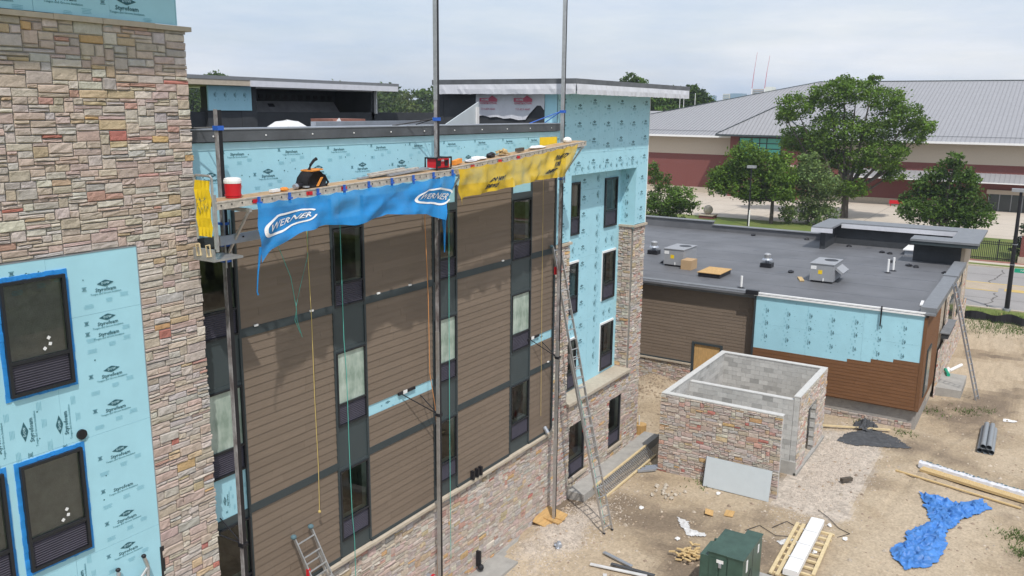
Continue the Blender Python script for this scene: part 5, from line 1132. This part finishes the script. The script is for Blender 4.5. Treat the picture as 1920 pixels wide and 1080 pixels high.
# ================================================================== SCHOOL BUILDING AND STREET
sc_ = thing('brick_school', 'long red brick and cream building with a big grey metal roof behind the trees', 'building', (140, 40, 0))
def facade(y0, y1, zb, zc, zt, x=141.):
    part('brick_wall', 'brick', sc_, (x, y0, 0, x+1, y1, zb)); part('cream_wall', 'cream', sc_, (x-.02, y0, zb, x+1, y1, zt)); part('base_course', 'stonecap', sc_, (x-.08, y0, 0, x-.001, y1, 1.0))
facade(45.2, 100, 6.6, 9.6, 9.6); facade(-70, 34.1, 6.6, 9.6, 9.6)
b = B('metalroof'); E0, E1, R0, R1 = (139.3, 78, 9.75), (139.3, -75, 9.75), (175, 40.3, 19.5), (175, -75, 19.5)
b.poly([E0, E1, R1, R0]); b.poly([E0, R0, (211, 78, 9.7)])
def seam(P, Q, s_=.07): b.use('hvacd'); b.bar(P, Q, s_, .09); b.use('metalroof')
y = 77.
while y > -74:
    t = 1.0 if y <= 40.3 else (78-y)/(78-40.3); P = Vector((139.3, y, 9.77)); Q = Vector((139.3+35.7*t, y, 9.77+9.75*t)); seam(P, Q); y -= .62
b.build('metal_roof', sc_)
b = B('white'); b.box(139.05, 45.5, 9.5, 139.35, 78, 9.8); b.box(139.05, -75, 9.5, 139.35, 32.5, 9.8); b.build('gutter', sc_)
b = B('trim'); b.box(174.9, -75, 19.48, 175.2, 40.3, 19.66); b.bar((175, 40.3, 19.6), (139.3, 78, 9.85), .2, .12); b.bar((141.6, 76.5, 10.5), (141.6, -74, 10.5), .05, .05); b.build('ridge_cap', sc_)
b = B('metalroof'); b.poly([(165, 90, 8), (165, 62, 8), (176, 66, 13.7), (176, 84, 13.7)]); b.poly([(165, 90, 8), (176, 84, 13.7), (190, 90, 8)]); b.build('rear_roof', sc_)
b = B('metalroof'); b.poly([(136.6, 47.2, 10.15), (136.6, 32.6, 10.15), (144.4, 39.9, 14.6)]); b.poly([(136.6, 47.2, 10.15), (144.4, 39.9, 14.6), (152, 47.2, 10.15)]); b.poly([(136.6, 32.6, 10.15), (152, 32.6, 10.15), (144.4, 39.9, 14.6)])
y = 46.8
while y > 33: t = 1-abs(y-39.9)/7.3; seam((136.6, y, 10.17), (136.6+7.8*t, y, 10.17+4.45*t)); y -= .62
b.use('trim'); b.bar((136.6, 47.2, 10.2), (144.4, 39.9, 14.68), .16, .14); b.bar((136.6, 32.6, 10.2), (144.4, 39.9, 14.68), .16, .14); b.bar((144.4, 39.9, 14.68), (152, 39.9, 14.68), .16, .14); b.box(136.5, 32.5, 9.85, 152, 47.3, 10.14); b.build('entrance_roof', sc_)
part('entrance_tower', 'brick', sc_, (138, 34.1, 0, 142, 45.2, 9.85)); part('stone_band', 'stonecap', sc_, (137.9, 34.05, 5.3, 138, 45.25, 5.6))
tw_ = B('teal').box(137.9, 36.9, 5.9, 137.98, 43.7, 9.7).build('window', sc_)
for yy in (36.9, 39.2, 40.35, 41.6, 43.65): part('mullion', 'frame', tw_, (137.84, yy-.07, 5.9, 137.9, yy+.07, 9.7))
for zz in (5.9, 7.1, 7.95, 8.8, 9.65): part('transom', 'frame', tw_, (137.85, 36.9, zz-.06, 137.895, 43.7, zz+.06))
b = B('metalroof'); b.poly([(138.2, 28, 4.3), (138.2, -70, 4.3), (141, -70, 5.4), (141, 28, 5.4)]); y = 28
while y > -70: seam((138.2, y, 4.31), (141, y, 5.41)); y -= .62
b.use('white'); b.box(138.1, -70, 4.15, 138.2, 28, 4.3); b.build('awning_roof', sc_)
dg_ = part('glass_door', 'darkglass', sc_, (140.8, -4, 0.1, 140.9, 7.5, 2.5)); 
for yy in (-2.8, -1.3, .2, 1.7, 3.2, 4.6, 6.1, 7.45): part('mullion', 'hvac', dg_, (140.72, yy-.05, .1, 140.8, yy+.05, 2.5))
part('door_head', 'cream', sc_, (140.75, -4.2, 2.5, 140.99, 7.8, 3.1))
bench = B('redp').box(138.4, 17.8, .45, 138.9, 20.4, .55); bench.box(138.8, 17.8, .55, 138.9, 20.4, .95); bench.box(138.5, 18, .0, 138.8, 18.1, .45); bench.box(138.5, 20.1, 0, 138.8, 20.2, .45); tag(bench.build('bench', None), 'red bench against the base of the brick building', 'bench')
for k, (x, y, z0, z1, m, r_, lab) in enumerate(((190, 74.7, 8, 18.1, 'white', .09, 'white flagpole behind the roof, leftmost of three'), (190, 73.75, 8, 18.1, 'white', .09, 'white flagpole behind the roof, second of three'), (190, 71.05, 8, 17.75, 'white', .09, 'white flagpole behind the roof, rightmost of three'))):
    b = B(m); b.tube([(x, y, z0), (x, y, z1)], [r_, r_*.6], 6); tag(b.build('flagpole', None), lab, 'flagpole', 'flagpoles behind the school roof')
for x, y, z1, lab in ((184, 56.4, 26.0, 'tall thin red and white mast, the left and higher of the pair'), (184, 53.7, 25.3, 'tall thin red and white mast, the right one of the pair')):
    b = B('white'); b.tube([(x, y, 8), (x, y-.1, 18.6)], [.11, .10], 6); b.use('redink'); b.tube([(x, y-.1, 18.6), (x, y-.35, 22)], [.07, .06], 6); b.tube([(x, y-.35, 22), (x, y-.75, z1)], [.045, .03], 6); tag(b.build('mast', None), lab, 'mast', 'masts behind the school roof')
b = B('white'); b.tube([(168, 47.4, 13), (168, 47.4, 17.6)], .08, 6); tag(b.build('roof_antenna', None), 'short white pole above the entrance roof', 'pole')
for z1, P, m, lab in ((0, ((757.4, 257.5), (759.5, 251.6), 24, 25.8, 29.0), 'farwhite', 'distant white striped office block on the horizon'), (0, ((759.6, 251.4), (762.7, 241.3), 24, 24.5, 29.4), 'farblue', 'distant blue glass office block on the horizon'), (0, ((621.7, 189.7), (625.5, 176.7), 20, 22, 29.6), 'farpink', 'distant pale pink office tower with a white stair core'), (0, ((847.7, 302.2), (848.9, 299.1), 22, 25, 29.2), 'farblue', 'tiny blue tower on the horizon left of the masts')):
    (x0, y0), (x1, y1), zb, _, zt = P; b = B(m); b.box(min(x0, x1), min(y0, y1), 0, max(x0, x1)+12, max(y0, y1), zt)
    bl_ = thing('office_block', lab, 'building', (x0, y0, 0)); b.build('walls', bl_)
    if m != 'farblue':
        for k in range(6): zz = zt-1.0-k*1.4; part('window_band', 'farblue', bl_, (x0-.2, min(y0, y1)+.3, zz-.45, x0, max(y0, y1)-.3, zz))
    if m == 'farpink': part('stair_core', 'white', bl_, (x0-.5, 175.4, 0, x0+8, 181.0, 31.1))
# street lamps, sign, fence, pier, ball
l1 = thing('street_lamp', 'tall dark street lamp at the near edge of the road', 'street lamp', (69, 1.65, 0)); b = B('blackp'); b.tube([(69, 1.65, 0), (69, 1.72, 8.5)], [.17, .10], 12); b.build('pole', l1); part('lamp_head', 'hvac', l1, (68.8, 1.1, 8.5, 69.3, 2.3, 8.72)); b = B('hvac'); b.tube([(69, 1.65, 0), (69, 1.65, .2)], .26, 12); b.build('base', l1)
part('band', 'galv', l1, (68.84, 1.50, 3.35, 69.16, 1.84, 3.40), (68.86, 1.52, 4.8, 69.14, 1.82, 4.84))
sg = B('signg').box(68.9, .1, 2.85, 68.94, 1.5, 3.15); so = sg.build('street_sign', None); tag(so, 'green street name sign fixed to the street lamp', 'sign'); pr = Print(lambda u, d, v: (68.9-d, -u, v)); pr.shape('white', *text2d('PARK ST', .2), -.75, 3.0, 0, .01); pr.build(so)
l2 = thing('street_lamp', 'thin lamp post standing in front of the trees behind the low roof', 'street lamp', (103, 30.9, 0)); b = B('blackp'); b.tube([(103, 30.9, 0), (103, 30.9, 7.1)], [.12, .08], 10); b.build('pole', l2); part('lamp_head', 'hvac', l2, (102.7, 30.4, 7.1, 103.3, 31.4, 7.4)); b = B('white'); b.tube([(103, 30.8, 0), (103, 30.8, 2.0)], .10, 8); b.build('base', l2)
l3 = thing('street_lamp', 'distant lamp post among the trees far left', 'street lamp', (215, 185, 0)); b = B('white'); b.tube([(215, 185, 0), (215, 185, 13.2)], .12, 6); b.build('pole', l3); part('lamp_head', 'white', l3, (214.6, 184.4, 13.2, 215.4, 186, 13.5))
fe = thing('iron_fence', 'black iron picket fence along the grass across the road', 'fence', (92.5, 0, 0)); b = B('blackp'); y = 12.
while y > -14: b.box(92.48, y, .1, 92.53, y+.055, 1.95); y -= .16
b.build('pickets', fe); part('rail', 'blackp', fe, (92.47, -14, 1.6, 92.53, 12, 1.66)); part('rail', 'blackp', fe, (92.47, -14, .25, 92.53, 12, .32)); part('rail', 'blackp', fe, (92.47, -14, 1.80, 92.53, 12, 1.85))
for i in range(10): part('post', 'blackp', fe, (92.44, 11.6-i*2.7, 0, 92.56, 11.72-i*2.7, 2.1))
bp = thing('brick_pier', 'brick gate pier with a pale base at the right edge of the photo', 'pier', (92.4, 1.2, 0)); part('shaft', 'brick', bp, (91.9, .7, .7, 92.9, 1.75, 2.7)); part('base', 'stonecap', bp, (91.8, .6, 0, 93, 1.85, .7)); part('cap', 'stonecap', bp, (91.85, .65, 2.7, 92.95, 1.8, 2.85))
bs = thing('stone_ball', 'pale stone ball on a brick pedestal behind the rear parapet', 'ornament', (107.5, 37.6, 0)); b = B('plaza'); b.ball((107.5, 37.6, 1.15), .62, nu=16, nv=10); b.build('ball', bs, smooth=True); part('pedestal', 'brick', bs, (106.6, 36.7, 0, 108.4, 38.5, .45)); part('cap', 'stonecap', bs, (106.5, 36.6, .45, 108.5, 38.6, .58))
ws = B('white').box(95, 1.4, 1.9, 95.05, 2.0, 2.3); ws.use('galv'); ws.box(95.05, 1.68, 0, 95.1, 1.72, 2.2); tag(ws.build('small_sign', None), 'small white sign on a post behind the iron fence', 'sign')

# ================================================================== TREES
def leafmesh(name, blobs, size, dens, col, m='leaf', parent=None, seed=1, flat=.75, clump=26, rs=.97):
    """blobs: (x,y,z,r); many small leaf faces gathered in clumps"""
    R = np.random.default_rng(seed); C_, K_ = [], []
    for bx, by, bz, r in blobs:
        r *= rs; nc = max(6, int(dens*r*r*1.0)); d = R.normal(size=(nc, 3)); d /= np.linalg.norm(d, axis=1)[:, None]; rad = r*(.45+.60*R.random(nc)**.6)
        cc = np.array([bx, by, bz])+d*rad[:, None]*np.array([1, 1, flat]); tone = R.uniform(.60, 1.38, nc)*(1+.12*R.normal())
        s_ = r*.12+size*.5
        for c, t in zip(cc, tone):
            k = R.integers(clump//2, clump); C_.append(c+R.normal(size=(k, 3))*s_*np.array([1, 1, .6])); K_.append(np.full(k, t))
    P = np.concatenate(C_); T = np.concatenate(K_)*R.uniform(.82, 1.2, len(P)); n = len(P)
    a = R.normal(size=(n, 3)); a[:, 2] *= .7; a /= np.linalg.norm(a, axis=1)[:, None]; h = R.normal(size=(n, 3)); b_ = np.cross(a, h); b_ /= np.linalg.norm(b_, axis=1)[:, None]
    sz = size*R.uniform(.6, 1.25, n)[:, None]; V = np.stack([P-a*sz, P-b_*sz*.55, P+a*sz, P+b_*sz*.55], 1).reshape(-1, 3)
    if parent is not None: V = V-np.array(WL[parent.name])
    me = bpy.data.meshes.new(name); me.vertices.add(4*n); me.vertices.foreach_set('co', V.ravel()); me.loops.add(4*n); me.loops.foreach_set('vertex_index', np.arange(4*n)); me.polygons.add(n); me.polygons.foreach_set('loop_start', np.arange(n)*4); me.polygons.foreach_set('loop_total', np.full(n, 4))
    me.materials.append(M[m]); at = me.color_attributes.new('Col', 'FLOAT_COLOR', 'CORNER'); hue = R.normal(size=n)*.05
    cl = np.stack([col[0]*T*(1+hue), col[1]*T, col[2]*T*(1-hue), np.ones(n)], 1).repeat(4, 0); at.data.foreach_set('color', cl.astype(np.float32).ravel()); me.update(calc_edges=True)
    o = bpy.data.objects.new(name, me); C.objects.link(o)
    if parent is not None: o.parent = parent
    return o
def tree(name, label, base, blobs, size, dens, col, tr=.35, group=None, seed=1, m='leaf', clump=26, rs=.97):
    t = thing(name, label, 'tree', base, group); bx, by, bz = base; b = B('bark'); zc = min(q[2]-q[3]*.2 for q in blobs)
    fork = Vector((bx, by, bz+max(1.2, (zc-bz)*.9))); b.tube([base, (bx+.05, by, bz+(fork.z-bz)*.5), fork], [tr, tr*.8, tr*.7], 10)
    for q in blobs: p = Vector(q[:3]); mid = fork.lerp(p, .5)+Vector((0, 0, -.12*(p-fork).length)); b.tube([fork-Vector((0, 0, .2)), mid, p], [tr*.5, tr*.3, tr*.08], 6, cap=False)
    b.build('trunk', t); leafmesh('crown', blobs, size, dens, col, m, t, seed, clump=clump, rs=rs); return t
rj = random.Random(3)
def vol(X, L, sp=2.2): return [(X+rj.uniform(-sp, sp), y, z, r) for y, z, r in L]
DG, MG, LG, YG = (.075, .135, .022), (.105, .18, .024), (.14, .20, .065), (.10, .15, .025)
big = [(31.3, 13.2, 1.5), (14.0, 12.2, 1.3), (24.2, 17.6, 1.4), (20.8, 17.9, 1.1), (16.9, 9.3, 1.5), (26.4, 10.0, 2.2), (29.74, 14.5, 2.58), (30.12, 10.26, 2.74), (25.74, 15.9, 2.94), (22.48, 16.44, 2.48), (19.47, 15.24, 2.86), (24.72, 11.79, 3.65), (20.06, 11.21, 3.03), (16.15, 13.28, 2.29), (15.34, 11.32, 2.02), (18.53, 8.54, 2.61), (22.36, 7.71, 2.8), (27.09, 7.52, 3.15), (24.74, 4.08, 2.42), (17.35, 6.21, 1.78), (29.02, 5.29, 2.18), (21.39, 4.27, 1.82)]
tree('leafy_tree', 'tallest spreading green tree in front of the metal roof', (119, 22.9, 0), vol(119, big, 2.4), .19, 22, MG, .55, seed=11, rs=.86)
mid = [(33.8, 6.6, 2.2), (31.6, 3.9, 2.0), (28.2, 6.2, 1.9), (27.6, 4.0, 1.6), (36.6, 5.6, 1.4), (32.85, 8.48, 2.15), (35.42, 5.68, 2.05), (30.74, 7.24, 2.4), (32.6, 4.82, 2.7), (29.23, 4.67, 2.13), (36.18, 4.28, 1.51), (29.14, 7.96, 1.58)]
tree('leafy_tree', 'medium green tree behind the thin lamp post', (107, 29.2, 0), vol(107, mid, 1.5), .19, 22, MG, .28, seed=12)
thin = [(25.0, 6.6, 1.9), (26.9, 4.2, 1.7), (24.6, 4.4, 1.9), (27.0, 1.2, 1.6), (22.9, 1.6, 1.6), (25.45, 8.02, 1.32), (25.86, 5.05, 2.25), (23.78, 3.19, 2.11), (26.27, 2.03, 2.14), (23.03, 5.53, 1.44), (24.26, 1.18, 1.86)]
tree('leafy_tree', 'pale loose tree between the medium tree and the tallest tree', (109, 25.2, 0), vol(109, thin, 1.2), .18, 16, LG, .16, seed=13, clump=20)
rnd_ = [(9.3, 8.9, .9), (8.2, 7.2, 1.1), (6.3, 2.6, 1.6), (13.4, 4.2, 1.2), (11.2, 7.2, 1.1), (9.77, 7.72, 1.54), (11.71, 5.73, 1.92), (8.52, 5.91, 2.0), (10.42, 3.71, 2.63), (7.54, 4.09, 2.0), (12.44, 3.15, 1.82), (9.23, 2.6, 2.62)]
tree('leafy_tree', 'dense round dark green tree behind the raised roof corner', (106, 10, 0), vol(106, rnd_, 1.5), .19, 21, DG, .3, seed=14)
shr = [(40.69, 5.37, 1.43), (39.88, 3.15, 2.34), (37.52, 3.75, 1.67), (36.32, 2.74, 1.15), (41.11, 6.96, 1.04), (38.31, 1.96, 1.61), (40.86, 1.78, 1.96)]
tree('leafy_tree', 'bushy green tree just right of the insulated tower', (97, 39.5, 0), vol(97, shr, 1.2), .17, 21, DG, .2, seed=15)
cn = thing('conifer', 'dark conifer at the right edge of the photo behind the iron fence', 'tree', (95, .4, 0)); b = B('bark'); b.tube([(95, .4, 0), (95, .4, 6.8)], [.2, .04], 8); b.build('trunk', cn)
leafmesh('crown', [(95+(1.6*(1-i/11))*math.cos(i*2.4+j*1.57)*.8, .4+(1.9*(1-i/11))*math.sin(i*2.4+j*1.57)*.8, .9+i*.55, .75*(1-i/13)+.15) for i in range(11) for j in range(4)], .14, 22, (.03, .055, .022), 'cone', cn, 21, .45, 22)
b1 = [(186.8, 71.5, 15.9, 2.65), (187.4, 69.8, 15.33, 2.4), (184.6, 77.0, 14.67, 3.63), (185.6, 74.4, 12.92, 3.03), (186.6, 71.9, 12.95, 2.9), (188.1, 68.0, 12.99, 2.4), (184.3, 77.6, 17.02, 2.18), (186, 80, 13, 3.4), (187.5, 70.5, 17.0, 3.0), (185.5, 76, 16.6, 3.4), (184, 80, 16.2, 3.4), (188.5, 67.5, 14.6, 2.8)]
tree('leafy_tree', 'dark green tree behind the left end of the metal roof', (186.5, 74, 0), [(x+12, y+4.7, z, r*1.1) for x, y, z, r in b1], .42, 8, DG, .5, 'trees beyond the buildings', 16)
b2 = [(154.5, 70.9, 19.6, 1.5), (153.9, 72.1, 19.1, 1.3), (155.1, 69.6, 19.1, 1.3), (154.5, 71, 17.5, 2.6), (154, 72, 15.5, 3.0)]
tree('leafy_tree', 'treetop showing above the canopy of the insulated tower', (154.5, 71, 0), b2, .30, 9, DG, .4, 'trees beyond the buildings', 17)
b3 = [(144.4, 179.0, 20.9, 1.6), (142.9, 180.2, 20.4, 1.5), (145.8, 177.9, 20.4, 1.5), (144.6, 178.8, 19.2, 2.6), (144.6, 178.8, 16.5, 3.6)]
tree('leafy_tree', 'treetop showing above the rear roof at the left', (144.5, 179, 0), b3, .36, 9, DG, .4, 'trees beyond the buildings', 18)
b4 = [(146.4, 192.2, 17.6, 3.2), (144.5, 193.1, 15.2, 3.4), (149.8, 190.1, 14.93, 3.3), (147.0, 191.7, 12.54, 4), (152, 190, 12.8, 4), (155, 187, 13.5, 3.2), (141, 196, 14, 4)]
tree('leafy_tree', 'dark tree just right of the stone pier below the rear roof', (147, 192, 0), b4, .42, 8, DG, .5, 'trees beyond the buildings', 19)
# far wood: one uncountable mass of crowns
far = []; fr = random.Random(8)
for i in range(190):
    sx = -1500+i*22; a = math.atan2(0, 1)
    hx, hy = (rt*((sx-960)/1591.13)+Vector((fw.x, fw.y, 0)).normalized()*1.0).xy
    l_ = math.hypot(hx, hy); dist = fr.uniform(255, 330) if sx < 1180 else (fr.uniform(250, 300) if sx < 1260 else fr.uniform(330, 420))
    if sx > 1420: dist = fr.uniform(420, 560)
    tp = {0: 19.5, 1: 18.0}.get(int(sx > 1000), 18) + fr.uniform(-2.6, 1.6)
    if 1330 < sx < 1420: tp = 17.6+fr.uniform(-1, 1)
    if sx > 1420: tp = 17
    for k in range(3): far.append((hx/l_*dist+fr.uniform(-6, 6), hy/l_*dist+fr.uniform(-6, 6), tp-3.4-k*4.2+fr.uniform(-.8, .8), fr.uniform(3.6, 5.2)))
fo_ = leafmesh('far_wood', far[::2], .75, 2.6, (.085, .14, .028), seed=31, clump=16); tag(fo_, 'far wood of mixed green trees along the horizon', 'trees', kind='stuff')
fo_ = leafmesh('far_wood', far[1::2], .75, 2.6, (.11, .145, .035), seed=32, clump=16); tag(fo_, 'lighter green far wood along the horizon', 'trees', kind='stuff')
dh_ = []
for i in range(150):
    sx = -300+i*18; hx, hy = (rt*((sx-960)/1591.13)+Vector((fw.x, fw.y, 0)).normalized()).xy; l_ = math.hypot(hx, hy); D_ = fr.uniform(900, 1100); dh_.append((hx/l_*D_, hy/l_*D_, fr.uniform(9, 15), fr.uniform(9, 13)))
tag(leafmesh('horizon_wood', dh_, 2.2, .35, (.075, .12, .06), seed=33, clump=14), 'hazy band of distant woodland on the horizon', 'trees', kind='stuff')
# trees across the site that the windows mirror
for k, (x, y) in enumerate(((30, -34), (44, -30), (57, -36), (20, -32), (70, -30))):
    bl_ = [(x+fr.uniform(-4, 4), y+fr.uniform(-3, 3), fr.uniform(3, 11), fr.uniform(2.4, 3.6)) for _ in range(10)]
    tree('leafy_tree', ['tree reflected in the windows, across the dirt lot, %s' % q for q in ('near the middle', 'right of the middle', 'far right', 'far left', 'farthest from the camera')][k], (x, y, 0), bl_, .4, 6, DG, .4, 'trees across the lot mirrored in the windows', 40+k)

# ================================================================== AIR
hz = bpy.data.materials.new('air'); hz.use_nodes = True; t_ = hz.node_tree; t_.nodes.clear()
o_ = t_.nodes.new('ShaderNodeOutputMaterial'); v_ = t_.nodes.new('ShaderNodeVolumePrincipled'); v_.inputs['Color'].default_value = (.80, .88, 1.0, 1); v_.inputs['Density'].default_value = .00028; v_.inputs['Anisotropy'].default_value = .2
t_.links.new(v_.outputs['Volume'], o_.inputs['Volume'])
b = B(hz); b.box(-400, -500, -1.6, 1250, 1150, 34); tag(b.build('haze', None), 'thin bluish haze in the air', 'haze', kind='stuff')
